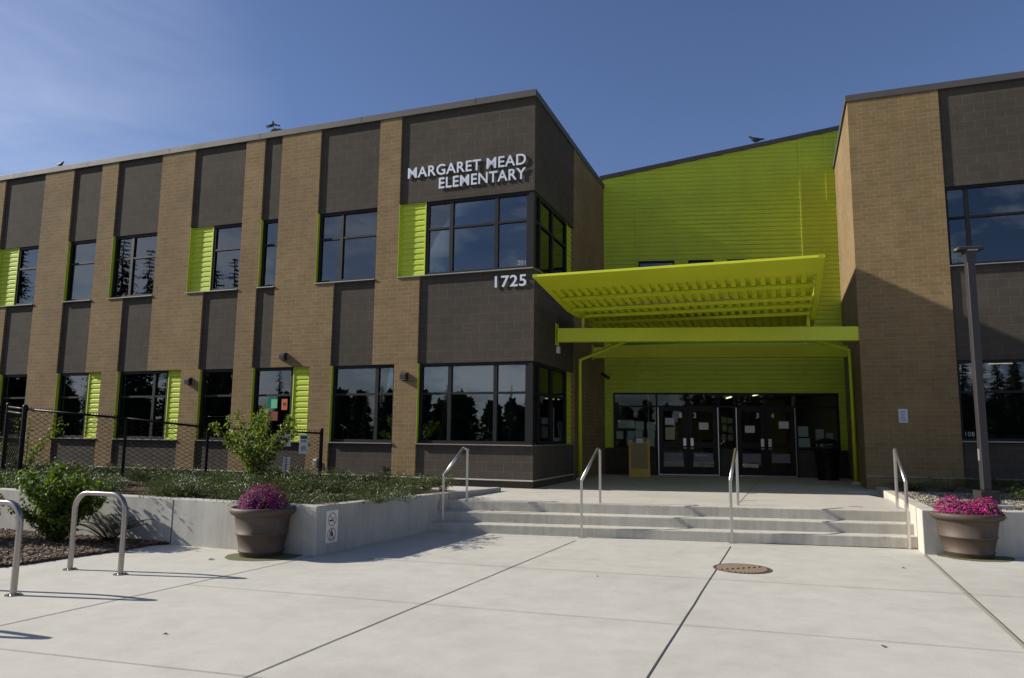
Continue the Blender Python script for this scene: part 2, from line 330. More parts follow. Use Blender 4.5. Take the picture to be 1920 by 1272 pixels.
for a, b in (((-.0,14.2),(2.84,16.2)), ((3.74,12.3),(6.6,19.6))): strip(m, (lin(a, b, a[1])), b, .008, TZ+.004)
tag(m.build('pavement_joints', DARK), kind='structure')
m = MB(); strip(m, lin((4.04,6.02),(5.77,10.46),-6), lin((4.04,6.02),(5.77,10.46),10.42), .028, .003); tag(m.build('joint_sealant', mat('beige_sealant', (.33,.29,.21), .8)), kind='structure')
# terrace
YS = -.192; E0 = Vector((2.825, 11.53, 0)); eu = Vector((cos(YS), sin(YS), 0)); ev = Vector((-sin(YS), cos(YS), 0))
def wE(u, v): p = E0+eu*u+ev*v; return (p.x, p.y)
A2 = lambda u, v: tuple(wA(u, v).xy)
m = MB(); m.prism([wE(-4.2,.62), wE(4.2,.62), tuple(wB(-.5,-.9).xy), tuple(wB(.9,-.5).xy), tuple(wB(.9,.1).xy), tuple(wB(.05,.1).xy), tuple(wB(.2,5.5).xy), tuple(wC(-.6,.6).xy), A2(-.05,6), A2(-.05,.05), A2(-2.9,.05), A2(-2.9,-1.3), A2(-.75,-1.6), A2(-.75,-2.2)], -.05, TZ); tag(m.build('terrace', PAVE2), kind='structure')
m = MB()
for i, (v0, z1) in enumerate(((0., .155), (.31, .312), (.615, TZ+.003))):
    m.ext([(*wE(-4.3, v0), -.02), (*wE(-4.3, v0+.36), -.02), (*wE(-4.3, v0+.36), z1-.015), (*wE(-4.3, v0), z1-.015)], (eu.x*8.0, eu.y*8.0, .03))
tag(m.build('steps', STEP, bevel=.014), kind='structure')
# painted marks on the terrace
def mark(name, mt, c, L, wd, ang, z):
    m = MB(); a = Vector((c[0]-L/2*cos(ang), c[1]-L/2*sin(ang), 0)); b = Vector((c[0]+L/2*cos(ang), c[1]+L/2*sin(ang), 0)); strip(m, a, b, wd, z); return tag(m.build(name, mt), kind='structure')
mark('paint_mark', ORM, (5.72,12.32), .24, .05, -.1, TZ+.006); mark('paint_mark', RDM, (4.85,14.95), .2, .06, -.05, TZ+.006); mark('paint_mark', YLM, (4.28,13.35), .24, .05, -.1, TZ+.006); mark('paint_mark', RDM, (5.35,16.4), .2, .06, -.1, TZ+.006)
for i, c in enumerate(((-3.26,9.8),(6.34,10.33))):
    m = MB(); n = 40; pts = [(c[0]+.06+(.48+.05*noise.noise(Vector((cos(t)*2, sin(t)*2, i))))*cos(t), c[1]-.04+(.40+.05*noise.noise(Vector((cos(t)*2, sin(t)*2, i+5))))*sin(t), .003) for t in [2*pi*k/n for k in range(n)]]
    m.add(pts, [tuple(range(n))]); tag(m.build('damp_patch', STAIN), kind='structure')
# planters' soil
m = MB(); m.prism([A2(-13.5,-6.3), A2(-.95,-6.3), A2(-.55,-1.5), A2(-2.9,-1.28), A2(-2.9,.1), A2(-22,.1), A2(-22,-6.3)], 0, [.55,.55,.5,.5,.5,.55,.55]); tag(m.build('planter_soil', MULCH), kind='structure')
m = MB(); m.prism([(5.9,10.6), (16,9.6), (16,13.9), tuple(wB(3,.1).xy), tuple(wB(.85,-.02).xy), (7.35,14.4)], 0, .555); tag(m.build('gravel_bed', GRAV), kind='structure')
m = MB(); bed = [(-12,7.2), (-6.2,8.45), (-5.75,9.0), (-5.55,9.45), (-5.22,9.98), (-5.04,10.5), (-4.72,10.76), (-12,13.4)]
m.prism(bed, -.02, [.03]*len(bed)); tag(m.build('mulch_bed', MULCH), kind='structure')

# ================================================================= retaining walls
m = MB(); H = .635; T = .2
lw = [A2(-.80,-6.44), A2(-.36,-.86)]
m.prism([A2(-.80,-6.44), A2(-.36,-.86), A2(-.56,-.84), A2(-.98,-6.24), A2(-11.5,-6.24), A2(-11.5,-6.44)], -.02, [H,.545,.545,H,.66,.66])
ow = m.build('retaining_wall', WALLC, bevel=.012); tag(ow, 'grey formed concrete planter wall left of the steps, with corner and red sign', 'wall')
for u in (-3.24, -7.0, -10.3):
    q('joint', [((0,0,0),(.012,.003,.62))], DARK, ow).location = wA(u, -6.444, .0); ow.children[-1].rotation_euler = (0,0,YA)
jo = q('joint', [((0,0,0),(.012,.003,.575))], DARK, ow); _p = wA(-.80+.44*.62, -6.44+5.58*.62); jo.location = (_p.x+.004, _p.y, 0); jo.rotation_euler = (0, 0, radians(64.9))
m = MB(); m.prism([A2(-14.5,-7.9), A2(-11.5,-7.9), A2(-11.5,-6.24), A2(-14.5,-6.24)], -.02, [.62,.62,.64,.64]); 
tag(m.build('retaining_wall', WALLC, bevel=.012), 'short concrete wall return behind the leafy shrubs at far left', 'wall')
m = MB(); rw0 = Vector((5.78,10.46,0)); rd = Vector((7.92-5.78,16.05-10.46,0)).normalized(); L = 5.0; e = rw0+rd*L; ru = Vector((cos(YC), sin(YC), 0))
nrm = Vector((rd.y, -rd.x, 0))
a0 = rw0; a1 = rw0+rd*5.95; i0 = rw0+ru*.24+rd*.22; i1 = a1+nrm*.2; b1 = rw0+Vector((11,-1.1,0)); 
m.prism([tuple(a0.xy), tuple(b1.xy), (b1.x, b1.y+.22), tuple(i0.xy), tuple(i1.xy), tuple(a1.xy)], -.02, [.605,.64,.64,.605,.56,.56])
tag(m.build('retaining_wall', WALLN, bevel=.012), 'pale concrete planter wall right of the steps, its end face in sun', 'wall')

# ================================================================= buildings
def window(parent, u0, u1, z0, z1, muls, rail, D=.14, fr=.055, side=False, fm=None, gm=None, cols=None, mb_w=.05):
    """framed window in the plane v=D (or u=-D on a side wall); frame mesh, one pane mesh per light"""
    fm = fm or ALU; gm = gm or GLS
    def T(a, b):  # (u,v,z) box corners -> front or side
        if side: return ((-a[1], a[0], a[2]), (-b[1], b[0], b[2]))
        return (a, b)
    m = MB(); F0, F1 = D-.05, D+.05
    m.box(*T((u0,F0,z0),(u0+fr,F1,z1))); m.box(*T((u1-fr,F0,z0),(u1,F1,z1)))
    xs = [u0+fr] + [x for x in muls for _ in (0, 1)] + [u1-fr]
    cells = []
    for k in range(0, len(xs), 2):
        a = xs[k] + (mb_w/2 if k else 0); b = xs[k+1] - (mb_w/2 if k+1 < len(xs)-1 else 0); cells.append((a, b))
    for x in muls: m.box(*T((x-mb_w/2,F0,z0),(x+mb_w/2,F1,z1)))
    for a, b in cells:
        m.box(*T((a,F0,z0),(b,F1,z0+fr))); m.box(*T((a,F0,z1-fr),(b,F1,z1)))
        for r in rail: m.box(*T((a,F0+.004,r-.025),(b,F1-.004,r+.025)))
    fo = m.build('window', fm, parent)
    zs = [z0+fr]; 
    for r in rail: zs += [r-.025, r+.025]
    zs.append(z1-fr)
    for a, b in cells:
        for k in range(0, len(zs), 2): q('pane', [T((a,D-.004,zs[k]),(b,D+.004,zs[k+1]))], gm, fo)
    return fo
def clip_top(u0, u1, z0, z1, roof):
    if roof is None: return [(u0,z0),(u1,z0),(u1,z1),(u0,z1)]
    a, b = roof; f = lambda u: a+b*u
    poly = [(u0,z0),(u1,z0),(u1,z1),(u0,z1)]; res = []
    for i in range(4):
        p, r = poly[i], poly[(i+1) % 4]; ip = p[1] <= f(p[0]); ir = r[1] <= f(r[0])
        if ip: res.append(p)
        if ip != ir:
            dp = f(p[0])-p[1]; dr = f(r[0])-r[1]; t = dp/(dp-dr); res.append((p[0]+(r[0]-p[0])*t, p[1]+(r[1]-p[1])*t))
    return res
def siding(mb, u0, u1, z0, z1, v, pitch=.1345, depth=.018, roof=None, side=False, zref=0):
    """horizontal ribbed metal panel: flat face, bevel, narrow groove per pitch"""
    k = math.floor((z0-zref)/pitch); prof = [(0, depth), (.014, depth), (.028, 0), (.105, 0), (.118, depth*.55), (.1345, depth)]
    while zref+k*pitch < z1:
        b = zref+k*pitch
        for (pa, da), (pb, db) in zip(prof[:-1], prof[1:]):
            za, zb = max(z0, b+pa*pitch/.1345), min(z1, b+pb*pitch/.1345)
            if zb <= za+1e-5: continue
            poly = clip_top(u0, u1, za, zb, roof)
            if len(poly) < 3: continue
            def V(p):
                t = min(1, max(0, (p[1]-b-pa)/(pb-pa))); d = v+da+(db-da)*t
                return (-d, p[0], p[1]) if side else (p[0], d, p[1])
            mb.add([V(p) for p in poly], [tuple(range(len(poly)))])
        k += 1
def complement(iv, a, b):
    res = []; x = a
    for s, e in sorted(iv):
        if s > x: res.append((x, s))
        x = e
    if x < b: res.append((x, b))
    return res

# ---- left wing (frame A: x along the facade, y into the building)
A = empty('school_wing', PA, YA, 'long two-storey left wing of tan brick piers and dark blocks, bearing the school name', 'building')
Z = dict(g0=1.36, g1=3.18, s0=5.20, s1=6.99, top=9.16)
LEFT = -24.0
UP = [(-17.05,-15.35), (-14.18,-13.07), (-12.45,-10.83), (-9.68,-7.98), (-7.38,-6.84), (-5.66,-3.96), (-3.37,0), (-20.6,-18.9)]
MD = [(-16.5,-15.35), (-14.17,-13.06), (-11.9,-10.83), (-9.11,-7.98), (-7.41,-6.84), (-5.11,-3.96), (-2.78,0), (-20.6,-19.4)]
GF = [(-16.45,-15.32), (-14.13,-12.46), (-11.87,-9.66), (-9.06,-7.98), (-7.38,-5.69), (-5.08,-3.37), (-2.77,0), (-20.6,-18.4)]
d = .05; B0, B1 = 0, .3
bx = []
def bricks(iv, z0, z1):
    for a, b in complement(iv, LEFT, 0): bx.append(((a, B0, z0), (b, B1, z1)))
bricks(GF, 0, Z['g1']); bricks(MD, Z['g1'], Z['s0']); bricks(UP, Z['s0'], Z['top'])
qs('brick_pier', bx, BRK, A)
bx = []
for a, b in UP: bx.append(((a, d, Z['s1']), (b, B1, Z['top'])))
for a, b in MD: bx.append(((a, d, Z['g1']), (b, B1, Z['s0'])))
for a, b in GF: bx.append(((a, d, 0), (b, B1, Z['g0'])))
# side wall: dark block for y<3.24, then brick
bx[6-0] = bx[6]
bx += [((-.3, B1, 0), (0, 3.24, Z['g0'])), ((-.3, B1, Z['g1']), (0, 3.24, Z['s0'])), ((-.3, B1, Z['s1']), (0, 3.24, Z['top']))]
qs('block_panel', bx, CMU, A)
q('brick_side_wall', [((-.3, 3.24, 0), (.02, 7.6, Z['top']))], BRK, A)
qs('back_wall', [((LEFT, 9.4, 0), (0, 9.6, Z['top'])), ((-.3, 7.6, 0), (0, 9.4, Z['top'])), ((LEFT-.2, 0, 0), (LEFT, 9.6, Z['top']))], IWALL, A)
q('roof', [((LEFT, .31, 8.85), (-.31, 9.4, 9.0))], ROOF, A)
qs('coping', [((LEFT, -.03, Z['top']), (.045, .33, 9.32)), ((-.29, .332, Z['top']), (.045, 9.6, 9.32))], COPE, A, .006)
m = MB()
for x in [LEFT+3.05*i+1.2 for i in range(8)]: m.box((x, -.030, Z['top']-.004), (x+.03, .2, 9.325))
for y in (2.6, 5.6): m.box((-.1, y, Z['top']-.004), (.050, y+.03, 9.325))
m.build('coping_seam', COPE, A)
# ledge line, sills
led = []
for a, b in complement(GF, LEFT, 0): led.append(((a, -.022, .62), (b, -.001, .645)))
for a, b in GF: led.append(((a, -.022, .62), (b, d-.001, .645)))
qs('water_table', led + [((.001, -.022, .62), (.02, 3.2, .645))], LEDGE, A)
sl_ = []
for (a, b) in UP: sl_.append(((a-.01, -.035, Z['s0']), (b+.0, .2, Z['s0']+.022)))
for (a, b) in GF: sl_.append(((a-.0, -.035, Z['g0']), (b, .2, Z['g0']+.022)))
sl_ += [((-.2, .201, Z['s0']), (.035, 3.22, Z['s0']+.022)), ((-.2, .201, Z['g0']), (.035, 3.22, Z['g0']+.022))]
qs('window_sill', sl_, SILL, A)
# floor slabs, rooms behind the glass
qs('floor_slab', [((LEFT, .31, 3.45), (-.32, 9.39, 3.75)), ((LEFT, .31, .3), (-.32, 9.39, .46)), ((LEFT, .31, Z['s1']+.1), (-.32, 9.39, Z['s1']+.15))], ICEIL, A)
qs('partition', [((-10.0, .5, .46), (-9.9, 9.3, 3.4)), ((-6.0, 3.5, .46), (-5.9, 9.3, 3.4)), ((-3.2, 5.2, .46), (-.4, 5.3, 3.4)), ((-10.3, .5, 3.76), (-10.2, 9.3, 7.0)), ((-5.9, 5.2, 3.76), (-.4, 5.3, 7.0))], IWALL, A)
qs('roller_blind', [((-17.0, .22, 2.75), (-15.4, .24, 3.16)), ((-14.1, .22, 2.2), (-13.0, .24, 3.16)), ((-9.0, .22, 1.9), (-8.0, .24, 3.16)), ((-7.3, .22, 2.5), (-6.2, .24, 3.16))], IDRK, A)
g0, g1, s0, s1 = Z['g0']+.022, Z['g1'], Z['s0']+.022, Z['s1']
Dw = .14
def reveal(side_u, z0, z1): return ((side_u, .0015, z0), (side_u+.012, Dw-.05, z1))
rv = []
for a, b in UP: rv.append(reveal(a, s0, s1))
for a, b in GF: rv.append(reveal(a, g0, g1))
qs('lime_reveal', rv, LIME, A)
WA = []
for (a, b, mu) in ((-16.28,-15.35,[]), (-14.168,-13.07,[]), (-12.438,-10.83,[-11.78]), (-8.96,-7.98,[]), (-7.368,-6.84,[]), (-5.648,-3.96,[-5.0])):
    WA.append(window(A, a, b, s0, s1, mu, [6.33], Dw, .07, mb_w=.085))
window(A, -2.69, -.13, s0, s1, [-2.04,-.92], [6.33], Dw, .07, mb_w=.085)
for (a, b, mu) in ((-16.438,-15.32,[]), (-14.118,-13.0,[]), (-11.858,-10.15,[-10.64]), (-9.048,-7.98,[]), (-7.368,-6.21,[]), (-5.068,-3.37,[-3.87])):
    WA.append(window(A, a, b, g0, g1, mu, [2.5], Dw, .07, mb_w=.085))
window(A, -2.758, -.13, g0, g1, [-2.0,-.9], [2.5], Dw, .07, mb_w=.085)
# corner posts and side windows
qs('corner_post', [((-.13, .07, s0), (-.02, .17, s1)), ((-.13, .07, g0), (-.02, .17, g1))], ALU, A)
for z0, z1, r in ((s0, s1, 6.33), (g0, g1, 2.5)):
    window(A, .17, 2.68, z0, z1, [.52, 1.48], [r], .07, .07, side=True, mb_w=.085)
for z0, z1 in ((s0, s1), (g0, g1)):
    m = MB(); siding(m, 2.70, 3.24, z0, z1, .06, side=True); m.box((-.28, 2.70, z0), (-.09, 3.24, z1)); m.box((-.05, 2.69, z0), (-.02, 2.715, z1)); m.build('siding_panel', LIME, A)
for a, b, z0, z1 in ((-17.05,-16.28,s0,s1), (-9.68,-8.96,s0,s1), (-3.37,-2.69,s0,s1), (-13.0,-12.46,g0,g1), (-10.15,-9.66,g0,g1), (-6.21,-5.69,g0,g1)):
    m = MB(); aa = a+(.012 if (z0 == s0) else 0); siding(m, aa+.03, b-.03, z0+.03, z1-.03, .092, zref=z0)
    m.box((aa, .12, z0), (b, .25, z1))
    m.box((aa, .075, z0), (aa+.03, .12, z1)); m.box((b-.03, .075, z0), (b, .12, z1)); m.box((aa+.03, .075, z0), (b-.03, .12, z0+.03)); m.box((aa+.03, .075, z1-.03), (b-.03, .12, z1)); m.build('siding_panel', LIME, A)
text_part('room_number', '201', NUMM, A, (-.42, Dw-.012, 5.33), .10, .19, .0, .002)
for (u, z, w_, h_, mt) in ((-6.98,2.18,.30,.27,PAPG), (-6.55,2.14,.17,.27,PAPO), (-6.95,1.88,.30,.22,PAPR)):
    pp = q('window_paper', [((u, Dw-.016, z), (u+w_, Dw-.012, z+h_))], mt, A)
hm = MB(); hp = [(.085+.05*sin(t)**3*1.0, -.001+Dw-.018, 2.28+.0035*(13*cos(t)-5*cos(2*t)-2*cos(3*t)-cos(4*t))) for t in [2*pi*k/24 for k in range(24)]]
hm.add([(p[0]-6.55, p[1], p[2]) for p in hp], [tuple(range(24))]); hm.build('paper_heart', INK, A)

# letters on the wall
def lettering(name, lines, label, cat):
    t = empty(name, PA, YA, label, cat)
    for txt, u0, u1, z, h in lines:
        bm = text_mesh(txt, .014, h, u1-u0, .018); bm.faces.ensure_lookup_table(); bm.faces.index_update()
        for comp in split_islands(bm):
            vi = {}; vs = []; fs = []
            for f in comp:
                idx = []
                for v in f.verts:
                    if v not in vi: vi[v] = len(vs); vs.append((v.co.x+u0, v.co.y+.020, v.co.z+z))
                    idx.append(vi[v])
                fs.append(tuple(idx))
            k = MB(); k.add(vs, fs); k.build('letter' if txt[0] > '9' else 'digit', SILV, t)
        bm.free()
    return t
lettering('name_sign', [('MARGARET MEAD', -3.17, -.20, 7.595, .262), ('ELEMENTARY', -2.35, -.20, 7.265, .262)], 'silver raised letters reading MARGARET MEAD ELEMENTARY on the dark block corner', 'sign')
lettering('address_sign', [('1725', -.91, -.17, 4.825, .262)], 'silver raised numerals 1725 below the upper corner window', 'sign')
# wall lights
def wall_light(u, z, label):
    t = empty('wall_light', wA(u, 0, z), YA, label, 'wall lamp', 'wall lamps on the brick piers')
    m = MB(); m.ext([(-.075,-.12,-.07),(-.075,-.001,-.10),(-.075,-.001,.09),(-.075,-.05,.09),(-.075,-.13,.04)], (.15,0,0)); m.build('housing', BLKP, t, .006)
    q('lens', [((-.06,-.108,-.082),(.06,-.03,-.074))], WHTM, t)
wall_light(-9.35, 2.88, 'black wall lamp on the brick pier behind the chain-link fence')
wall_light(-3.08, 2.89, 'black wall lamp on the brick pier beside the large corner window')
wall_light(-6.44, 3.44, 'black wall lamp above the window with the coloured papers')
t = empty('outlet_box', wA(-5.39, 0, .90), YA, 'small white outlet box low on the brick pier behind the fence end', 'outlet box')
q('box_body', [((-.05,-.05,-.08),(.05,-.001,.08))], WHTM, t, .006); q('cover', [((-.035,-.058,-.05),(.035,-.0505,.04))], SILL, t)

# ---- right wing
Bq = empty('school_wing', PB, YA, 'two-storey school wing at the right, wide tan brick end pier and sunlit side wall', 'building')
RB = 12
qs('brick_pier', [((0, 0, 0), (1.90, .3, 9.55)), ((0, .3, 0), (.3, 9, 9.55)), ((3.64, 0, 0), (4.4, .3, 9.55)), ((6.6, 0, 0), (7.6, .3, 9.55)), ((10,0,0), (RB,.3,9.55))], BRK, Bq)
bb = []
for a, b in ((1.90, 3.64), (4.4, 6.6), (7.6, 10)):
    bb += [((a, d, 0), (b, .3, 1.54)), ((a, d, 3.31), (b, .3, 5.40)), ((a, d, 7.25), (b, .3, 9.55))]
qs('block_panel', bb, CMU, Bq)
qs('coping', [((-.045, -.025, 9.55), (RB, .33, 9.71)), ((-.045, .332, 9.55), (.29, 9, 9.71))], COPE, Bq, .006)
q('roof', [((.31, .31, 9.2), (RB, 8.9, 9.3))], ROOF, Bq)
qs('back_wall', [((.3, 8.8, 0), (RB, 9, 9.5)), ((RB, .0, 0), (RB+.2, 9, 9.5))], IWALL, Bq)
qs('floor_slab', [((.31, .31, 3.5), (RB, 8.79, 3.8)), ((.31, .31, .3), (RB, 8.79, .46)), ((.31, .31, 7.4), (RB, 8.79, 7.45))], ICEIL, Bq)
qs('partition', [((.32, 4.5, .46), (RB, 4.6, 3.4)), ((.32, 4.5, 3.81), (RB, 4.6, 7.3))], IWALL, Bq)
qs('water_table', [((.0, -.022, .755), (1.90, -.001, .78)), ((1.90, -.022, .755), (3.64, d-.001, .78)), ((3.64, -.022, .755), (4.4, -.001, .78)), ((4.4, -.022, .755), (6.6, d-.001, .78))], SILL, Bq)
qs('window_sill', [((a, -.035, z), (b, .2, z+.022)) for a, b in ((1.9, 3.64), (4.4, 6.6), (7.6, 10)) for z in (1.54, 5.40)], SILL, Bq)
for a, b, mu in ((1.9, 3.64, [2.33]), (4.4, 6.6, [5.2]), (7.6, 10, [9.2])):
    window(Bq, a, b, 5.422, 7.25, mu, [6.53], Dw, .06, mb_w=.085); window(Bq, a, b, 1.562, 3.31, mu, [2.62], Dw, .06, mb_w=.085)
text_part('room_number', '216', NUMM, Bq, (2.02, Dw-.012, 5.52), .10, .17, .0, .002)
text_part('room_number', '108', NUMM, Bq, (2.0, Dw-.012, 1.66), .10, .17, .0, .002)
q('ceiling_lamp', [((2.5, 1.5, 3.44), (2.9, 1.56, 3.46)), ((3.1, 2.6, 3.44), (3.6, 2.66, 3.46))], LAMPL, Bq)
q('papers_on_sill', [((2.75, .22, 1.6), (3.2, .25, 1.72))], PAPB, Bq)

# ---- entrance hall
Cq = empty('entrance_hall', PC, YC, 'lime green ribbed metal entrance hall with sloping roof between the two brick wings', 'building')
U1 = 7.02; ra, rb = 9.47, (10.76-9.47)/7.08
m = MB(); rf = (ra, rb)
opens = [(1.06,2.13), (2.53,3.28), (3.67,4.19)]
ZH = 2.87; zt = 6.86; zb = 5.9
siding(m, 0, U1, zt, 11.2, 0, roof=rf, zref=.02)
for a, b in complement(opens, 0, U1): siding(m, a, b, zb, zt, 0, zref=.02)
siding(m, 0, U1, ZH, zb, 0, zref=.02)
siding(m, 0, .26, 1.24, ZH, 0, zref=.02); siding(m, 6.66, U1, 1.24, ZH, 0, zref=.02)
m.build('siding_wall', LIME, Cq)
m = MB()
for x in (1.02, 5.86): m.box((x-.03, -.014, ZH+.05), (x+.03, .0, ra+rb*x-.03))
for x in (.012, U1-.13): m.box((x-.02, -.016, 1.24), (x+.025, .0, ra+rb*x-.03))
m.box((6.58, -.012, 8.6), (6.62, .0, 10.6))
for a, b in opens: m.box((a-.03, -.014, zt), (b+.03, -.001, zt+.03)); m.box((a-.03, -.014, zb), (a, -.001, zt)); m.box((b, -.014, zb), (b+.03, -.001, zt))
m.build('trim_batten', LIME, Cq)
q('wall_core', [((0, .03, zt), (U1, .2, 9.3)), ((0, .03, ZH), (U1, .2, zb))] + [((a, .03, zb), (b, .2, zt)) for a, b in complement(opens, 0, U1)], IWALL, Cq)
m = MB(); m.ext([(0, .03, 9.3), (U1, .03, 9.3), (U1, .03, ra+rb*U1-.02), (0, .03, ra-.02)], (0, .17, 0)); m.build('gable_core', IWALL, Cq)
m = MB(); m.ext([(-.1, -.04, ra-rb*.1), (U1+.1, -.04, ra+rb*(U1+.1)), (U1+.1, -.04, ra+.13+rb*(U1+.1)), (-.1, -.04, ra+.13-rb*.1)], (0, .4, 0)); m.build('roof_edge', COPE, Cq)
m = MB(); m.ext([(-.1, .37, ra-.1), (U1+.1, .37, ra-.1+rb*U1), (U1+.1, .37, ra+.08+rb*U1), (-.1, .37, ra+.08)], (0, 9, 0)); m.build('roof', ROOF, Cq)
for a, b in opens: window(Cq, a, b, zb, zt, [], [], .08, .05)
qs('base_wall', [((0, .03, 0), (1.53, .2, 1.24)), ((3.315, .03, 0), (3.735, .2, 1.24)), ((5.465, .03, 0), (U1, .2, 1.24))], CMU, Cq)
qs('side_core', [((0, .03, 1.24), (.27, .2, ZH)), ((6.65, .03, 1.24), (U1, .2, ZH))], IWALL, Cq)
# storefront
sf = MB()
for x in (.27, 1.51, 3.29, 3.735, 5.44, 6.6): sf.box((x, -.0, (1.24 if x in (.27, 6.6) else TZ)), (x+.05, .1, ZH))
for a, b in ((.32,1.51),(1.56,3.29),(3.34,3.735),(3.785,5.44),(5.49,6.6)):
    sf.box((a, 0, ZH-.05), (b, .1, ZH)); sf.box((a, .002, 2.44), (b, .098, 2.49))
    if a not in (1.56, 3.785): sf.box((a, 0, 1.241), (b, .1, 1.29))
sfo = sf.build('storefront_frame', ALU, Cq)
for a, b in ((.32,1.51),(3.34,3.735),(5.49,6.6)): q('pane', [((a, .05, 1.29), (b, .056, 2.44))], GLD, sfo)
for a, b in ((.32,1.51),(1.56,3.29),(3.34,3.735),(3.785,5.44),(5.49,6.6)): q('pane', [((a, .05, 2.49), (b, .056, ZH-.05))], GLD, sfo)
for k, (a, b) in enumerate(((1.56,3.29),(3.785,5.44))):
    mid = (a+b)/2
    q('door_trim', [((a, -.035, TZ+.01), (a+.022, .0, 2.44)), ((b-.022, -.035, TZ+.01), (b, 0, 2.44)), ((a+.022, -.035, TZ+.012), (b-.022, 0, TZ+.035))], STEEL, Cq)
    for j, (x0, x1) in enumerate(((a+.024, mid-.004), (mid+.004, b-.024))):
        m = MB(); y0, y1 = .0, .05
        st = .13
        m.box((x0, y0, TZ+.04), (x0+st, y1, 2.44)); m.box((x1-st, y0, TZ+.04), (x1, y1, 2.44)); m.box((x0+st, y0, 2.33), (x1-st, y1, 2.44)); m.box((x0+st, y0, TZ+.04), (x1-st, y1, .72)); m.box((x0+st, y0, 1.28), (x1-st, y1, 1.44))
        dr = m.build('door', ALUR, Cq)
        q('pane', [((x0+st, .02, 1.44), (x1-st, .026, 2.33))], GLD, dr); q('pane', [((x0+st, .02, .72), (x1-st, .026, 1.28))], GLD, dr)
        hx = (x1-.10) if j == 0 else (x0+.10)
        q('handle', [((hx-.045, -.05, 1.32), (hx+.045, -.001, 1.55)), ((hx-.045, -.06, 1.25), (hx+.045, -.001, 1.275))], STEEL, dr, .006)
        q('kick_stripe', [((x0+st+.02, .012, .87), (x1-st-.02, .018, 1.12))], mat('frosted_film', (.16,.16,.18), .6), dr)
        nx = (x1-st-.12) if j == 0 else (x0+st+.03)
        text_part('door_number', str(2*k+j+1), SILV, dr, (nx, .015, 2.14), .15, .085, .02, .002)
        if k == 0 and j == 1: text_part('door_text', 'Welcome', SILV, dr, (x0+st+.05, .008, 1.03), .06, .36, 0, .002)
        px, pz = ((x0+st+.06, 1.93), (x0+st+.18, 1.80), (x0+st+.10, 1.72), (x1-st-.3, 1.85))[2*k+j]
        q('door_paper', [((px, .012, pz), (px+.27, .018, pz+.2))], (PAPB, PAPER, PAPER, PAPER)[2*k+j], dr)
        if k == 0 and j == 0: q('door_paper', [((px, .012, 1.5), (px+.27, .018, 1.86))], mat('tan_paper', (.35,.30,.22), .8), dr)
random.seed(5)
x = .40; rows = [(1.80, [.0,.24,.52,.84]), (1.52, [-.05,.27,.50,.86]), (1.31, [.25,.54,.80])]
pm = []
for z, xs in rows:
    for xx in xs:
        w_ = .2+.06*random.random(); h_ = .21+.04*random.random(); zz = z+random.uniform(-.03,.03); q('window_paper', [((x+xx, .062, zz), (x+xx+w_, .066, zz+h_))], random.choice([PAPER, PAPER, PAPB]), Cq)
for xx, zz in ((3.38,2.0),(3.55,1.98),(3.40,1.76),(3.57,1.72),(3.38,1.5),(3.56,1.48)): q('window_paper', [((xx, .062, zz), (xx+.14, .066, zz+.18))], mat('buff_paper', (.32,.27,.18), .8), Cq)
for xx, zz, w_, h_ in ((5.52,1.62,.28,.3),(5.52,1.32,.32,.26),(6.0,1.34,.22,.5),(6.28,1.4,.2,.34)): q('window_paper', [((xx, .062, zz), (xx+w_, .066, zz+h_))], PAPER, Cq)
# lobby
q('lobby_shell', [((-.2, .3, .3), (U1+.2, 8, .455)), ((-.2, .3, 3.0), (U1+.2, 8, 3.1)), ((-.2, 8, .3), (U1+.2, 8.1, 3.1)), ((-.35, .21, .3), (-.2, 8, 3.1)), ((U1+.2, .21, .3), (U1+.35, 8, 3.1)), ((-.2, .3, 3.101), (U1+.2, .31, 9))], IWALL, Cq)
qs('lobby_wall_panel', [((2.6, 6.5, .46), (4.2, 6.6, 2.6)), ((5.6, 5.0, .46), (6.3, 5.1, 2.9))], IYEL, Cq)
qs('counter', [((3.4, 4.2, .46), (5.4, 4.9, 1.5)), ((.5, 5.2, .46), (1.6, 5.9, 1.4))], IDRK, Cq)
m = MB(); m.box((4.9, 1.4, 2.96), (4.96, 3.4, 2.985)); m.box((4.3, 4.2, 2.96), (4.36, 5.2, 2.985)); m.build('ceiling_lamp', LAMPL, Cq)
qs('column', [((5.95, 2.5, .46), (6.02, 2.57, 2.9)), ((1.32, .9, .46), (1.36, .94, 2.9))], WHTM, Cq)

# ---- canopy
K = empty('entrance_canopy', wA(0, 0, 0), YA, 'lime green steel canopy with ribbed deck and purlins over the entrance', 'canopy')
cu0, cu1 = .50, 5.75; vf, vk, vr = -1.5, .95, 6.0
m = MB(); m.ext([(cu0, vf, 4.66), (cu0, -.62, 4.555), (cu0, -.62, 4.68), (cu0, vf, 4.705)], (cu1-cu0, 0, 0)); m.build('front_fascia', LIME2, K)
for x, side in ((cu0, 0), (cu1-.10, 1)):
    m = MB(); prof = [(vf, 4.655), (vk, 4.37), (2.6, 4.37), (vr, 4.18), (vr, 4.36), (2.6, 4.55), (vk, 4.55), (vf, 4.71)]
    xa = x-.008 if side == 0 else x+.008
    m.ext([(xa, v, z) for v, z in prof], (.10, 0, 0)); m.build('side_beam', LIME2, K)
pz = lambda v: 4.66-.29*(v-vf)/(vk-vf) if v < vk else (4.37 if v < 2.6 else 4.37-.19*(v-2.6)/3.4)
for v in (.13, .98, 1.88, 2.85, 4.4, 5.93):
    z = pz(v)
    q('purlin', [((cu0+.10, v, z), (cu1-.10, v+.01, z+.072)), ((cu0+.10, v+.0102, z), (cu1-.10, v+.05, z+.01))], LIME2, K)
m = MB(); uu = cu0+.10; per = .185
prof = []
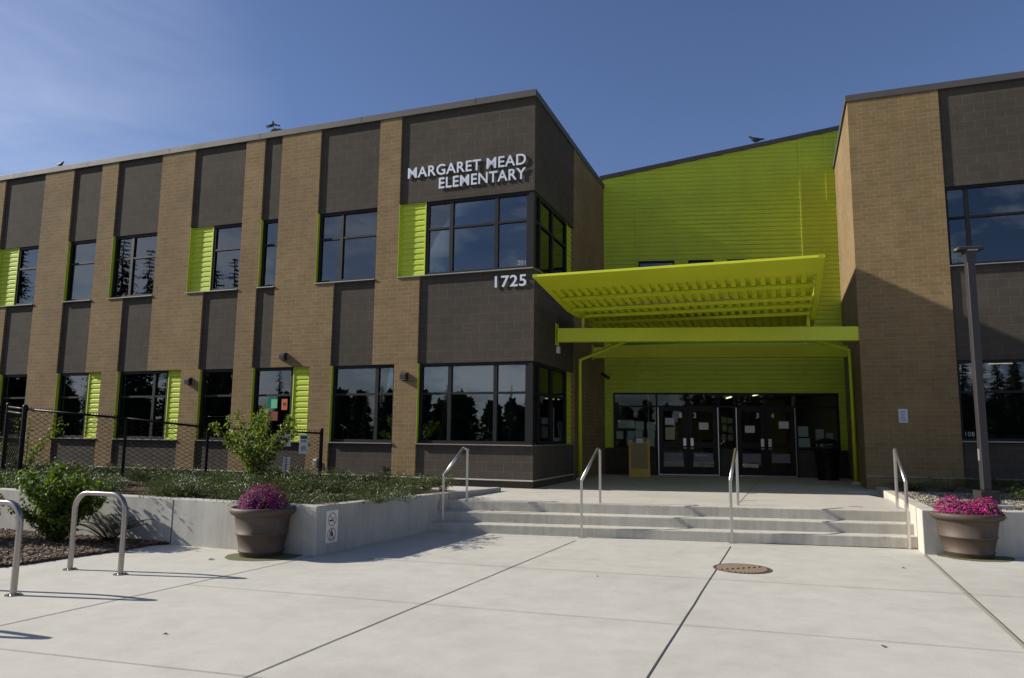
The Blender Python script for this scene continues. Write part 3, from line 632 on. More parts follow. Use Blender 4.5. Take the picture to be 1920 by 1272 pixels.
while uu < cu1-.09-per:
    prof += [(uu, 0), (uu+.095, 0), (uu+.099, .065), (uu+.181, .065), (uu+.185, 0)]; uu += per
for st_ in (0, .0045):
    rows = [(-.63, pz(-.63)+.088), (vk, 4.37+.088), (2.6, 4.37+.088), (vr, 4.18+.088)]; n = len(prof)
    vs = [(u, v, zz+z+st_) for v, zz in rows for u, z in prof]
    m.add(vs, [(k*n+i, k*n+i+1, (k+1)*n+i+1, (k+1)*n+i) for k in range(3) for i in range(n-1)])
m.build('roof_deck', LIME2, K)
q('conduit', [((1.75, .60, 4.40), (4.3, .615, 4.412))], SILL, K)
def beam(pa, pb, h, name='main_beam'):
    a = Vector(pa); b = Vector(pb); dd = (b-a); dd.z = 0; dd.normalize(); n = Vector((-dd.y, dd.x, 0)); m = MB()
    def pr(o0, o1, z0, z1):
        m.ext([a+n*o0+Vector((0,0,z0)), a+n*o1+Vector((0,0,z0)), a+n*o1+Vector((0,0,z1)), a+n*o0+Vector((0,0,z1))], b-a)
    pr(-.10, .10, -.018, 0); pr(-.10, .10, -h, -h+.018); pr(-.006, .006, -h+.018, -.018); pr(-.098,-.09,-h+.018,-.018)
    return m.build(name, LIME2, K)
beam((.035, 1.70, 4.10), (6.70, 3.62, 4.14), .32); beam((.035, 5.20, 4.05), (6.75, 6.72, 4.06), .30)
qs('end_plate', [((.021, 1.57, 3.70), (.033, 1.83, 4.22)), ((.021, 5.08, 3.70), (.033, 5.32, 4.12)), ((6.69, 3.50, 3.74), (6.705, 3.78, 4.24))], LIME2, K)
for u_, v_, zz in ((.62, 1.87, 4.10), (.62, 5.33, 4.05), (5.62, 3.28, 4.13), (5.62, 6.42, 4.05)):
    q('stub_post', [((u_-.03, v_-.03, zz), (u_+.03, v_+.03, 4.37 if v_ < 4 else 4.2))], LIME2, K)
for pts in ([(1.37,3.33,4.35), (1.37,3.33,3.97), (.146,3.342,3.52), (.146,3.342,.50)], [(5.53,5.14,4.24), (5.53,5.14,4.13), (6.60,5.14,3.78), (6.611,5.145,.50)]):
    m = MB(); m.smooth = True; m.tube([pts[0], pts[1]], .045, 12); m.tube(pts[1:], .048, 12); dn = m.build('downspout', LIME2, K)
    q('foot', [((pts[-1][0]-.09, pts[-1][1]-.07, TZ), (pts[-1][0]+.09, pts[-1][1]+.07, TZ+.07))], WALLN, dn, .01)
t = empty('junction_box', wA(.05, 1.68, 3.60), YA, 'small white box hanging under the left end of the canopy beam', 'junction box'); q('box_body', [((-.029,-.05,-.09),(.05,.05,.07))], WHTM, t, .008); q('conduit_stub', [((0,-.01,.0701),(.02,.01,.14))], WHTM, t)
t = empty('security_camera', wA(.06, 6.0, 3.30), YA, 'small black bullet camera on the brick side wall left of the entrance', 'camera')
m = MB(); m.smooth = True; m.tube([(0,0,.05), (.09,-.05,.04)], .02, 8); m.build('bracket', BLKP, t); m = MB(); m.smooth = True; m.tube([(.05,-.02,.07), (.26,-.16,-.06)], .05, 12); m.build('body', BLKP, t)
t = empty('wall_notice', wB(.79, -.004, 2.09), YA, 'white printed notice stuck on the shaded brick wall right of the entrance', 'notice')
q('sheet', [((-.08,-.004,-.14),(.10,.0,.16))], PAPB, t)
m = MB()
for i, (a, b) in enumerate(((-.05,.05),(-.06,.06),(-.05,.07),(-.03,.03),(-.05,.05),(-.05,.06),(-.06,.08))): m.box((a, -.006, .115-.033*i), (b, -.0045, .103-.033*i))
m.build('print', INKB, t)

# ================================================================= things in front of the entrance
t = empty('sandwich_board', wC(.98, -.85, TZ), YC, 'yellow folding sandwich board standing left of the entrance doors', 'sign board')
for s_ in (-1, 1):
    m = MB(); a = [(-.29, s_*.16, 0), (.29, s_*.16, 0), (.29, s_*.01, 1.03), (.22, s_*.01, 1.03), (.20, s_*.02, .95), (-.20, s_*.02, .95), (-.22, s_*.01, 1.03), (-.29, s_*.01, 1.03)]
    m.ext(a, (0, s_*.022, 0)); m.build('board_leaf', YEL, t)
m = MB(); m.ext([(-.23,-.152,.22),(.23,-.152,.22),(.23,-.055,.93),(-.23,-.055,.93)], (0,-.004,0)); 
tag(m.build('face_panel', mat('worn_yellow_face', (.24,.19,.08), .7), t), 'duller printed panel')
m = MB()
for i in range(6): zz = .78-.07*i; yy = -.162+.137*zz/1.0; m.box((-.14+.03*(i % 2), yy-.008, zz), (.15-.02*(i % 3), yy-.002, zz+.008))
zz = .40; m.box((.0, -.118, .36), (.17, -.112, .40)); m.build('print', mat('brown_print', (.14,.08,.03), .8), t)
m = MB(); m.ext([(-.09,-.068,.80),(.10,-.068,.80),(.10,-.034,1.05),(-.09,-.034,1.05)], (0,-.003,0)); m.build('taped_paper', PAPB, t)
_c = Vector((6.12, -1.0)); t = empty('trash_can', wC(6.0, -1.0, TZ), YC, 'black steel trash can with raised lid beside the right wall of the entrance', 'trash can')
m = MB()
for k in range(28):
    a = 2*pi*k/28; m.tube([(.25*cos(a), .25*sin(a), .05), (.29*cos(a), .29*sin(a), .68), (.32*cos(a), .32*sin(a), .76)], .016, 4)
m.build('slat_body', BLK, t); m = MB(); m.smooth = True; m.lathe([(.22,.03),(.225,.74),(.2,.74),(.2,.05)], n=24, cap=False); m.build('liner', BLKP, t)
m = MB(); m.lathe([(.24,.0),(.27,.0),(.27,.04),(.24,.04)], n=24, cap=True); m.lathe([(.27,.72),(.34,.72),(.34,.77),(.27,.77)], n=28, cap=False); m.build('ring', BLK, t)
m = MB()
for a in (.6, 2.2, 3.75, 5.3): m.tube([(.29*cos(a), .29*sin(a), .74), (.27*cos(a), .27*sin(a), 1.0)], .014, 6)
m.build('lid_post', BLK, t); m = MB(); m.smooth = True; m.lathe([(.02,1.12),(.15,1.10),(.26,1.05),(.33,.99),(.33,.97),(.26,1.01),(.02,1.04)][::-1], n=32); m.build('lid', BLK, t)

# handrails
def handrail(lo, hi, zt_lo, zt_hi, label):
    t = empty('handrail', (lo[0], lo[1], 0), 0, label, 'handrail', 'stainless handrails on the entrance steps')
    L = Vector((hi[0]-lo[0], hi[1]-lo[1], 0)); dd = L.normalized(); b = L - dd*.10; m = MB(); m.smooth = False
    z1 = zt_hi+.03
    m = MB(); m.tube([(0,0,-.01),(0,0,zt_lo)], .026, 4); m.build('lower_post', STEEL, t, .003)
    m = MB(); m.tube([(L.x,L.y,TZ-.01),(L.x,L.y,zt_hi-.012)], .026, 4); m.build('upper_post', STEEL, t, .003)
    m = MB(); m.smooth = True; m.tube([(0,0,zt_lo-.004),(b.x,b.y,z1-.004)], .024, 12); m.build('rail', STEEL, t)
    m = MB(); m.smooth = True; m.tube([(b.x,b.y,z1-.004),(L.x+dd.x*.02,L.y+dd.y*.02,zt_hi-.002)], .023, 12); m.build('rail_return', STEEL, t)
    q('base_plate', [((-.055,-.05,0),(.055,.05,.008))], STEEL, t)
handrail((-1.14,12.62), (-.76,12.95), .90, 1.33, 'stainless handrail by the left planter wall, leftmost of four')
handrail((1.13,11.80), (1.51,12.50), .89, 1.345, 'second stainless handrail from the left, in line with the canopy downspout')
handrail((3.37,11.36), (3.76,12.28), .94, 1.37, 'third stainless handrail from the left, in front of the right pair of doors')
handrail((5.84,10.95), (6.30,12.10), .97, 1.40, 'stainless handrail by the right planter wall, rightmost of four')

# pots
def rv0(r): return Vector((r.gauss(0,1), r.gauss(0,1), abs(r.gauss(0,1)))).normalized()
def flower_pot(loc, rx, R, seed, pet, label, shape):
    t = empty('flower_pot', loc, seed, label, 'flower pot', 'flower pots beside the steps'); m = MB(); m.smooth = True
    k = R/.42
    m.lathe([(0,0),(.262,0),(.27,.01),(.276,.045),(.292,.055),(.292,.07),(.282,.08),(.318,.24),(.330,.245),(.333,.262),(.322,.27),(.352,.44),(.36,.455),(.40,.47),(.42,.495),(.42,.525),(.41,.545),(.385,.548),(.365,.53),(.355,.46),(0,.45)], n=64, cap=False)
    m.v = [(x*k, y*k, z*rx) for x, y, z in m.v]; m.build('pot', POTM, t)
    rnd = random.Random(seed); st = MB(); fl = MB()
    cs = shape
    for _ in range(3400):
        cx, cy, cz, rr, hh = rnd.choice(cs); th = rnd.uniform(0, 2*pi); ph = math.acos(rnd.uniform(-.15, 1)); rad = rnd.uniform(.86, 1.03)*(1+.10*noise.noise(Vector((th*1.5, ph*2, cx*9))))
        p = Vector((cx+rr*rad*sin(ph)*cos(th), cy+rr*rad*sin(ph)*sin(th), cz+hh*rad*cos(ph))); nv = Vector((sin(ph)*cos(th), sin(ph)*sin(th), cos(ph)+.25)).normalized(); p = p+rv0(rnd)*(.05*rnd.random()**3)
        nv = (nv+Vector((rnd.uniform(-.5,.5), rnd.uniform(-.5,.5), rnd.uniform(-.3,.5)))).normalized(); a = nv.orthogonal().normalized(); b = nv.cross(a); s = rnd.uniform(.010,.017)
        if rnd.random() < .82:
            vs = [p+nv*.003]
            for i in range(10):
                rr_ = s*(1 if i % 2 else .62); vs.append(p+(a*cos(i*pi/5)+b*sin(i*pi/5))*rr_+nv*.003*(i % 2))
            fl.add(vs, [(0, i+1, (i+1) % 10+1) for i in range(10)])
        else:
            st.add([p-a*s*.7-nv*.01, p+b*s*.9-nv*.01, p+a*s*1.6-nv*.004, p-b*s*.9-nv*.01], [(0,1,2,3)])
    for _ in range(1500):
        cx, cy, cz, rr, hh = rnd.choice(cs); th = rnd.uniform(0, 2*pi); ph = math.acos(rnd.uniform(-.35, 1)); rad = rnd.uniform(.6,.93)
        p = Vector((cx+rr*rad*sin(ph)*cos(th), cy+rr*rad*sin(ph)*sin(th), cz+hh*rad*cos(ph))); a = Vector((rnd.gauss(0,1), rnd.gauss(0,1), rnd.gauss(0,1))).normalized(); b = a.orthogonal().normalized(); s = rnd.uniform(.012,.024)
        st.add([p-a*s, p+b*s*.5, p+a*s, p-b*s*.5], [(0,1,2,3)])
    st.build('foliage', COTO, t); fl.build('flowers', pet, t); m = MB(); m.lathe([(.35*k,.47)], n=32, cap=False) if False else None
    return t
flower_pot((-3.26,9.84,0), 1.14, .42, 11, PETM, 'brown pot with a round mound of dark magenta flowers, left of the steps', [(.0,0,.60,.31,.31), (.0,0,.60,.31,.31), (.13,.02,.59,.22,.25), (-.13,-.03,.60,.21,.25), (.02,-.12,.59,.21,.23), (.21,-.08,.59,.13,.17)])
flower_pot((6.34,10.36,0), 1.09, .46, 12, PETM2, 'wider brown pot with uneven pink flowers, right of the steps', [(-.17,-.05,.57,.22,.24), (.13,.05,.57,.25,.19), (.25,-.04,.56,.17,.24), (-.02,-.08,.55,.26,.17)])

# bike racks
def bike_rack(a, b, h, label, proto=None):
    a = Vector(a); b = Vector(b); L = (b-a).length; ang = atan2(b.y-a.y, b.x-a.x); loc = ((a.x+b.x)/2, (a.y+b.y)/2, 0)
    if proto:
        t = copy_tree(proto); t.location = loc; t.rotation_euler = (0,0,ang); t['label'] = label; return t
    t = empty('bike_rack', loc, ang, label, 'bike rack', 'inverted-U bike racks on the plaza'); w2 = L/2; r = .19
    pts = [(-w2,0,.005)] + [(-w2,0,h-r)] + [(-w2+r-r*cos(x), 0, h-r+r*sin(x)) for x in [pi/2*i/8 for i in range(1,9)]] + [(w2-r+r*sin(x), 0, h-r+r*cos(x)) for x in [pi/2*i/8 for i in range(0,9)]] + [(w2,0,.005)]
    m = MB(); m.smooth = True
    # square tube with rounded corners: profile of 8 points
    s = .026; prof = [(-s,-s*.6),(-s*.6,-s),(s*.6,-s),(s,-s*.6),(s,s*.6),(s*.6,s),(-s*.6,s),(-s,s*.6)]
    rings = []
    for i, p in enumerate(pts):
        p = Vector(p); dd = (Vector(pts[min(i+1, len(pts)-1)])-Vector(pts[max(i-1, 0)])).normalized(); n = Vector((dd.z, 0, -dd.x))
        rings.append([p+n*x_+Vector((0,1,0))*y_ for x_, y_ in prof])
    vs = [v for r_ in rings for v in r_]; m.add(vs, [(i*8+j, i*8+(j+1) % 8, (i+1)*8+(j+1) % 8, (i+1)*8+j) for i in range(len(rings)-1) for j in range(8)]); m.build('hoop', RACKM, t)
    for sx_ in (-1, 1):
        m = MB(); m.lathe([(.075,0),(.075,.008),(.04,.012)], (sx_*w2, 0), 24); fo = m.build('foot_plate', RACKM, t); m = MB()
        for k in range(3): m.lathe([(.010,.008),(.010,.024)], (sx_*w2+.056*cos(k*2.1+.5), .056*sin(k*2.1+.5)), 6)
        m.build('bolt', RACKM, fo)
    return t
RK = bike_rack((-5.08,8.70), (-4.36,8.44), .875, 'steel hoop bike rack standing whole in front of the fern')
bike_rack((-5.53,7.60), (-4.84,7.36), .875, 'steel hoop bike rack cut off by the left edge of the photo', RK)
bike_rack((-5.72,6.30), (-5.03,6.05), .875, 'nearest steel hoop bike rack just outside the left edge, only its shadow showing', RK)

# manhole
t = empty('manhole_cover', (2.845, 9.2, 0), .35, 'round rusty iron drain cover set in the plaza near the steps', 'manhole')
m = MB(); m.lathe([(.345,.0),(.345,.007),(.32,.008),(.318,.004),(0,.004)], n=64, cap=False); m.build('cover', IRON, t)
m = MB()
for k in range(-7, 8):
    x = k*.04; h = sqrt(max(0, .30**2-x*x)); o_ = .0 if k % 2 else .03
    for a, b in ((-h, -.02-o_), (.02-o_, h)):
        if b-a > .05: m.box((x-.010, a, .004), (x+.010, b, .013))
m.build('raised_bars', mat('worn_iron', (.17,.125,.09), .7), t); m = MB()
for k in range(-7, 7): x = k*.04+.02; h = sqrt(max(0, .29**2-x*x)); m.box((x-.008, -h, .0045), (x+.008, h, .0055))
m.build('slots', DARK, t)

# lamp post
t = empty('street_lamp', (7.28, 11.35, .555), YC, 'dark bronze square lamp post with flat finned head in the right planter', 'street lamp')
q('pedestal', [((-.20,-.20,0),(.30,.22,.07))], WALLC, t, .01); q('base_cover', [((-.135,-.13,.07),(.135,.13,.27))], POLE, t, .006)
m = MB(); m.ext([(-.058,-.058,.28),(.058,-.058,.28),(.058,.058,.28),(-.058,.058,.28)], (0,0,3.75)); m.build('pole', POLE, t, .010)
q('hand_hole', [((-.070,-.03,.72),(-.0585,.03,.90))], SILL, t)
m = MB(); m.ext([(-.060,-.060,3.831),(.060,-.060,3.831),(.085,-.060,4.031),(-.085,-.060,4.031)], (0,.12,0)); m.build('neck', POLE, t)
hd = q('lamp_head', [((-.19,-.10,4.031),(.19,.12,4.073))], POLE, t, .006); q('lens', [((-.05,-.09,4.023),(.10,.08,4.030))], WHTM, hd)
q('cooling_fins', [((-.175+.036*k,-.09,4.073),(-.167+.036*k,.11,4.093)) for k in range(10)], POLE, hd); q('sensor', [((-.197,-.05,4.041),(-.1905,.04,4.066))], mat('amber_sensor', (.20,.16,.05), .6), hd)
hd.rotation_euler = (0, 0, 0)

# smoking sign on the wall
W0 = wA(-.80, -6.44); WY = atan2(5.58*cos(YA)+.44*sin(YA)*1, -5.58*sin(YA)*1+.44*cos(YA)); 
t = empty('prohibition_sign', (W0.x+cos(WY)*.315, W0.y+sin(WY)*.315, .345), WY, 'white metal sign with two red prohibition rings on the grey planter wall', 'sign')
def rrect(w_, h_, r): return [(sx*(w_/2-r)+r*cos(a+k*pi/10), sz*(h_/2-r)+r*sin(a+k*pi/10)) for sx, sz, a in ((1,1,0),(-1,1,pi/2),(-1,-1,pi),(1,-1,3*pi/2)) for k in range(6)]
def plate(name, pts, y0, y1, mt, par):
    m = MB(); m.ext([(x, y0, z) for x, z in pts], (0, y1-y0, 0)); return m.build(name, mt, par)
plate('backing', rrect(.265,.44,.022), -.004, -.0005, mat('green_edge', (.30,.40,.33), .5), t); plate('face', rrect(.245,.42,.018), -.006, -.0042, WHT, t)
def ring(c, r, wd, par):
    m = MB(); n = 40
    for i in range(n):
        a, b = 2*pi*i/n, 2*pi*(i+1)/n; m.add([(c[0]+r*cos(a), -.0075, c[1]+r*sin(a)), (c[0]+r*cos(b), -.0075, c[1]+r*sin(b)), (c[0]+(r-wd)*cos(b), -.0075, c[1]+(r-wd)*sin(b)), (c[0]+(r-wd)*cos(a), -.0075, c[1]+(r-wd)*sin(a))], [(3,2,1,0)])
    dx, dz_ = .707*(r-wd/2), .707*(r-wd/2); k = wd*.4
    m.add([(c[0]-dx-k, -.0077, c[1]+dz_-k), (c[0]-dx+k, -.0077, c[1]+dz_+k), (c[0]+dx+k, -.0077, c[1]-dz_+k), (c[0]+dx-k, -.0077, c[1]-dz_-k)], [(0,1,2,3)]); m.build('prohibition_ring', RED, par)
def glyph(c, polys, par, name):
    m = MB()
    for p in polys: m.add([(c[0]+x, -.0068, c[1]+z) for x, z in p], [tuple(range(len(p)))])
    m.build(name, INK, par)
glyph((0,.095), [[(-.062,-.018),(-.058,-.026),(.012,-.026),(.012,-.006),(-.050,-.006),(-.062,-.002)], [(.018,-.026),(.03,-.026),(.03,-.006),(.018,-.006)], [(.02,.002),(.035,.012),(.055,.01),(.06,.022),(.052,.024),(.048,.018),(.033,.02),(.014,.008)]], t, 'cigarette_symbol')
cc = lambda x, z, r: [(x+r*cos(k*pi/6), z+r*sin(k*pi/6)) for k in range(12)]
glyph((0,-.105), [cc(-.004,.052,.017), [(-.02,.035),(.02,.033),(.03,.0),(.012,-.02),(-.022,-.012)], [(.012,-.02),(.03,.0),(.042,-.045),(.03,-.048)], [(-.022,-.012),(.0,-.02),(-.03,-.035),(-.048,-.03),(-.05,-.04),(-.028,-.05)], [(-.022,.03),(-.045,.0),(-.055,-.012),(-.048,-.018),(-.012,.012)], [(-.06,-.055),(.06,-.055),(.055,-.064),(-.055,-.064)]], t, 'skater_symbol')
ring((0,.095), .088, .011, t); ring((0,-.105), .088, .011, t)

# ================================================================= fence
FN = empty('chain_link_fence', wA(-5.03, -.34, .55), YA, 'black chain-link fence with round posts between the building and the planter', 'fence')
fp = [(-5.03,-.34), (-6.32,-2.52), (-7.35,-3.65), (-9.07,-4.51), (-10.34,-3.95), (-12.6,-3.95)]; ftop = [1.64, 1.71, 1.87, 2.03, 2.10, 2.1]
o0 = (-5.03, -.34, .55)
def fl(p, z): return (p[0]-o0[0], p[1]-o0[1], z-o0[2])
for i, (p, zt_) in enumerate(zip(fp, ftop)):
    m = MB(); m.smooth = True; r = .043 if i in (0, 3, 4) else .028; m.tube([fl(p, .45), fl(p, zt_+(.03 if i in (0,3,4) else -.02))], r, 14, cap=False); po = m.build('post', BLK, FN)
    if i in (0, 3, 4):
        m = MB(); m.smooth = True; zz = zt_+.03-o0[2]; m.lathe([(r+.004,zz-.02),(r+.004,zz),(r*.7,zz+.025),(.001,zz+.032)], (p[0]-o0[0], p[1]-o0[1]), 14, cap=False); m.build('cap', BLK, po)
m = MB(); m.smooth = True
for i in range(len(fp)-1):
    zz = [z-.03 for z in ftop]; m.tube([fl(fp[i], zz[i]-(0 if i else .03)), fl(fp[i+1], zz[i+1])], .021, 10)
    if i >= 3: m.tube([fl(fp[i], zz[i]-.10), fl(fp[i+1], zz[i+1]-.10)], .021, 10)
m.build('top_rail', BLK, FN)
m = MB(); m.smooth = True
for i in range(len(fp)-1):
    a, b = Vector(fp[i]), Vector(fp[i+1]); L = (b-a).length; n = int(L/.056); st = .028; zb_ = .60
    W_ = .076; n = int(L/W_)
    for k in range(n+1):
        H_ = ftop[i]-.04-zb_; rows = int(H_/.040); pts = []
        for r_ in range(rows+1):
            uu_ = min(L, max(0, (k+.5)*W_+(W_/2 if (r_+k) % 2 else -W_/2))); tt = uu_/L; zt2 = (ftop[i]*(1-tt)+ftop[i+1]*tt)-.03
            p = a+(b-a)*tt; pts.append(fl(p, zb_+(zt2-zb_)*(r_/rows)))
        m.tube(pts, .0082, 3, cap=False)
for i in range(len(fp)-1):
    a, b = Vector(fp[i]), Vector(fp[i+1]); L = (b-a).length
    for k in range(int(L/.056)):
        t_ = (k+.5)*.056/L; p = a+(b-a)*t_; z_ = ftop[i]*(1-t_)+ftop[i+1]*t_-.012
        m.tube([fl(p, z_-.05), (p.x-o0[0]+.010, p.y-o0[1]+.004, z_-o0[2]+.035)], .007, 3, cap=False)
tag(m.build('chain_link_mesh', MESHM, FN))
def fsign(name, tpos, zc, w_, h_, label, tilt=0):
    a, b = Vector(fp[0]), Vector(fp[1]); dd = (b-a).normalized(); p = a+(b-a)*tpos; n = Vector((dd.y, -dd.x)) 
    if n.y > 0: n = -n
    pw = wA(p.x+n.x*.05, p.y+n.y*.05, zc); ang = YA+atan2(-dd.y, -dd.x)
    t = empty(name, pw, ang, label, 'sign'); t.rotation_euler = (0, tilt, ang); plate('panel', rrect(w_, h_, .01), -.004, 0, WHT, t); return t
t = fsign('fence_sign', .335, 1.42, .20, .27, 'blank white sign on the fence behind the sapling leaves'); glyph((0,0), [[(-.03,-.03),(.05,.06),(.055,.05),(-.02,-.045)]], t, 'painted_shadow_mark')
t = fsign('fence_notice', .175, 1.33, .20, .42, 'tall white notice with blue print on the fence by its end post')
m = MB()
for z0, z1, x0, x1 in ((.12,.19,-.08,.08), (.075,.095,-.06,.06), (.045,.062,-.07,.07), (-.045,-.03,-.05,.05), (-.075,-.06,-.07,.07), (-.105,-.09,-.06,.06), (-.135,-.12,-.075,.075)): m.box((x0, -.006, z0), (x1, -.0045, z1))
m.build('print', INKB, t)
t = empty('yard_sign', (-4.42, 14.5, .55), YA, 'small white sign with red print leaning among the ground cover', 'sign'); t.rotation_euler = (0, .05, YA)
plate('panel', rrect(.17,.30,.005), -.004, 0, WHT, t).location = (0,0,.42); m = MB()
for k in range(5): m.box((-.06, -.006, .52-.045*k), (.06-.02*(k % 2), -.0045, .508-.045*k))
m.build('print', RDM, t); q('stake', [((-.006,-.012,0),(.006,-.0065,.58))], BLKP, t)

# ================================================================= plants
def leaf(mb, p, dirv, nrm_, L, W):
    a = dirv.normalized(); b = a.cross(nrm_)
    if b.length < 1e-3: b = a.orthogonal()
    b.normalize(); c = b.cross(a)
    mb.add([p, p+a*L*.5+b*W*.5+c*W*.12, p+a*L, p+a*L*.5-b*W*.5+c*W*.12], [(0,1,2,3)])
def rv_(r): return Vector((r.gauss(0,1), r.gauss(0,1), r.gauss(0,1))).normalized()
# ground cover: arching sprays of tiny glossy leaves
def cover(region, nplant, zsoil, seed):
    r = random.Random(seed); lf = MB(); cnt = 0
    while cnt < nplant:
        p = region(r)
        if p is None: continue
        cnt += 1; cx, cy = p; R_ = r.uniform(.28, .62); H0 = r.uniform(.08, .26)
        for _ in range(int(75*R_/.5)):
            a = r.uniform(0, 2*pi); q0 = R_*.25*r.random(); L = R_*r.uniform(.45, 1.1); hh = H0*r.uniform(.45, 1.25)*(1.4 if r.random() < .05 else 1); n = 12; da = r.uniform(-.7, .7)
            for k in range(n):
                t = k/(n-1); aa = a+da*t; q_ = Vector((cx+cos(a)*q0+cos(aa)*L*t, cy+sin(a)*q0+sin(aa)*L*t, zsoil+hh*(sin(pi*(.08+.66*t)))))
                for s_ in range(3): leaf(lf, q_+rv_(r)*.008, (rv_(r)*.8+Vector((cos(aa), sin(aa), .35))), (rv_(r)*.6+Vector((0,0,1))), r.uniform(.020,.036), r.uniform(.010,.017))
    return lf
def regL(r):
    u = r.uniform(-13.4,-.75); v = r.uniform(-6.2,-.35)
    if u > -.72-.0*v: return None
    if u > -3.1 and v > -1.5: return None
    if u > -1.0 and v > -2.2: return None
    dens = noise.noise(Vector((u*.8, v*.8, 1)))
    if dens < -.5: return None
    if v > -1.3: return None
    w_ = wA(u, v); return (w_.x, w_.y)
tag(cover(regL, 165, .55, 3).build('ground_cover', COTO), 'low glossy dark green ground cover filling the left planter', 'ground cover', kind='stuff')
def regR(r):
    x = r.uniform(6.9,15.5); y = r.uniform(11.3,15.6)
    lo = 10.47-.1*(x-5.78)
    if x < 8.2 and y < 14.0: return None
    if y > 13.2 and x < 7.8: return None
    if noise.noise(Vector((x*.8, y*.8, 7))) < -.15: return None
    B_ = (Vector((x, y, 0))-PB); v = -(-sin(YA))*0 + (B_.x*-sin(YA)+B_.y*cos(YA))
    if v > -.25: return None
    return (x, y)
tag(cover(regR, 34, .545, 4).build('ground_cover', COTO), 'low green ground cover in the gravel of the right planter', 'ground cover', kind='stuff')
# gravel and bark pieces
def bits(region, n, z, seed, s0_, s1_, mt, name, label, flat=.5):
    r = random.Random(seed); m = MB(); c = 0
    while c < n:
        p = region(r)
        if p is None: continue
        c += 1; s = r.uniform(s0_, s1_); a = r.uniform(0, pi); u_ = Vector((cos(a), sin(a), r.uniform(-.3,.3)))*s; v_ = Vector((-sin(a), cos(a), r.uniform(-.3,.3)))*s*r.uniform(.3,.8); w_ = Vector((0,0,s*flat)); o = Vector((p[0], p[1], z+s*.2))
        m.add([o-u_-v_, o+u_-v_, o+u_+v_, o-u_+v_, o+w_-u_*.4, o+w_+u_*.5], [(0,1,5,4),(1,2,5),(2,3,4,5),(3,0,4)])
    return tag(m.build(name, mt), label, name.replace('_', ' '), kind='stuff')
def regM(r):
    x = r.uniform(-9.5,-4.6); y = r.uniform(7.6,12.4)
    ins = False; n = len(bed); j = n-1
    for i in range(n):
        if (bed[i][1] > y) != (bed[j][1] > y) and x < (bed[j][0]-bed[i][0])*(y-bed[i][1])/(bed[j][1]-bed[i][1])+bed[i][0]: ins = not ins
        j = i
    return (x, y) if ins else None
MU2 = mat('bark_chip', (.11,.075,.05), .9); _t = MU2.node_tree; g_ = N(_t, 'ShaderNodeNewGeometry'); setc(MU2, ramp(_t, g_.outputs['Random Per Island'], [(0, (.04,.025,.015)), (.6, (.12,.08,.05)), (1, (.30,.22,.15))]))
GR2 = mat('pebble', (.4,.36,.3), .9); _t = GR2.node_tree; g_ = N(_t, 'ShaderNodeNewGeometry'); setc(GR2, ramp(_t, g_.outputs['Random Per Island'], [(0, (.07,.058,.045)), (.6, (.19,.165,.13)), (1, (.40,.36,.30))]))
bits(regM, 9000, .03, 5, .012, .035, MU2, 'bark_mulch', 'brown bark chips under the shrubs at the left', .35)
def regG(r): 
    x = r.uniform(6.1,11); y = r.uniform(10.55,14.5); 
    if y > 10.6+(x-5.95)*2.55: return None
    return (x, y)
bits(regG, 7000, .555, 6, .01, .024, GR2, 'gravel', 'pale loose gravel in the right planter', .7)

def shrub(name, loc, rad, h, nstem, nleaf, mt, label, cat, seed, LL=(.04,.08), top=1., group=None, spread=1., bias=0):
    t = empty(name, loc, 0, label, cat, group); r = random.Random(seed); st = MB(); st.smooth = True; lf = MB(); tips = []
    for k in range(nstem):
        a = r.uniform(0, 2*pi); rr = rad*sqrt(r.random()); hh = h*r.uniform(.35 if cat == 'shrub' else .55,1)*(1-.25*(rr/rad)**2); p0 = Vector((.08*cos(a)*r.random(), .08*sin(a)*r.random(), 0)); p3 = Vector((rr*cos(a)+bias*hh, rr*sin(a), hh)); p1 = p0+Vector((cos(a)*rr*.15, sin(a)*rr*.15, hh*.4)); p2 = p0*.2+Vector((rr*cos(a)*.6+bias*hh*.5, rr*sin(a)*.6, hh*.72))
        pts = [p0, p1, p2, p3]; st.tube(pts, .01, 5, rr=[.013,.010,.007,.002]); tips.append(pts)
    for k in range(nleaf):
        pts = r.choice(tips); s = 3*(r.random()**.7); i = min(2, int(s)); p = pts[i].lerp(pts[i+1], s-i) + rv_(r)*r.uniform(.01,.11)*spread
        if p.z < .04: continue
        leaf(lf, p, rv_(r)+Vector((0,0,.25)), rv_(r)*.7+Vector((0,0,1)), r.uniform(*LL), r.uniform(*LL)*.62)
    st.build('stems', BARK, t); lf.build('foliage', mt, t); return t
shrub('leafy_shrub', (-6.42,10.6,.03), .60, 1.16, 44, 9500, BRT, 'bushy bright green leafy shrub behind the whole bike rack', 'shrub', 21, (.04,.085), group='leafy shrubs in the mulch bed')
shrub('leafy_shrub', (-7.75,10.6,.03), .52, 1.12, 32, 6000, BRT, 'bright green leafy shrub cut off by the left edge of the photo', 'shrub', 22, (.04,.085), group='leafy shrubs in the mulch bed')
shrub('sapling', (-4.95,14.4,.55), .88, 1.85, 17, 3400, SAPL, 'young yellow-green sapling in front of the fence and the window with papers', 'sapling', 23, (.05,.095), spread=.9)
shrub('sapling', (-11.2,17.0,.5), .95, 1.6, 9, 700, SAPL, 'thin yellowing sapling behind the fence at far left', 'sapling', 24, (.05,.09))
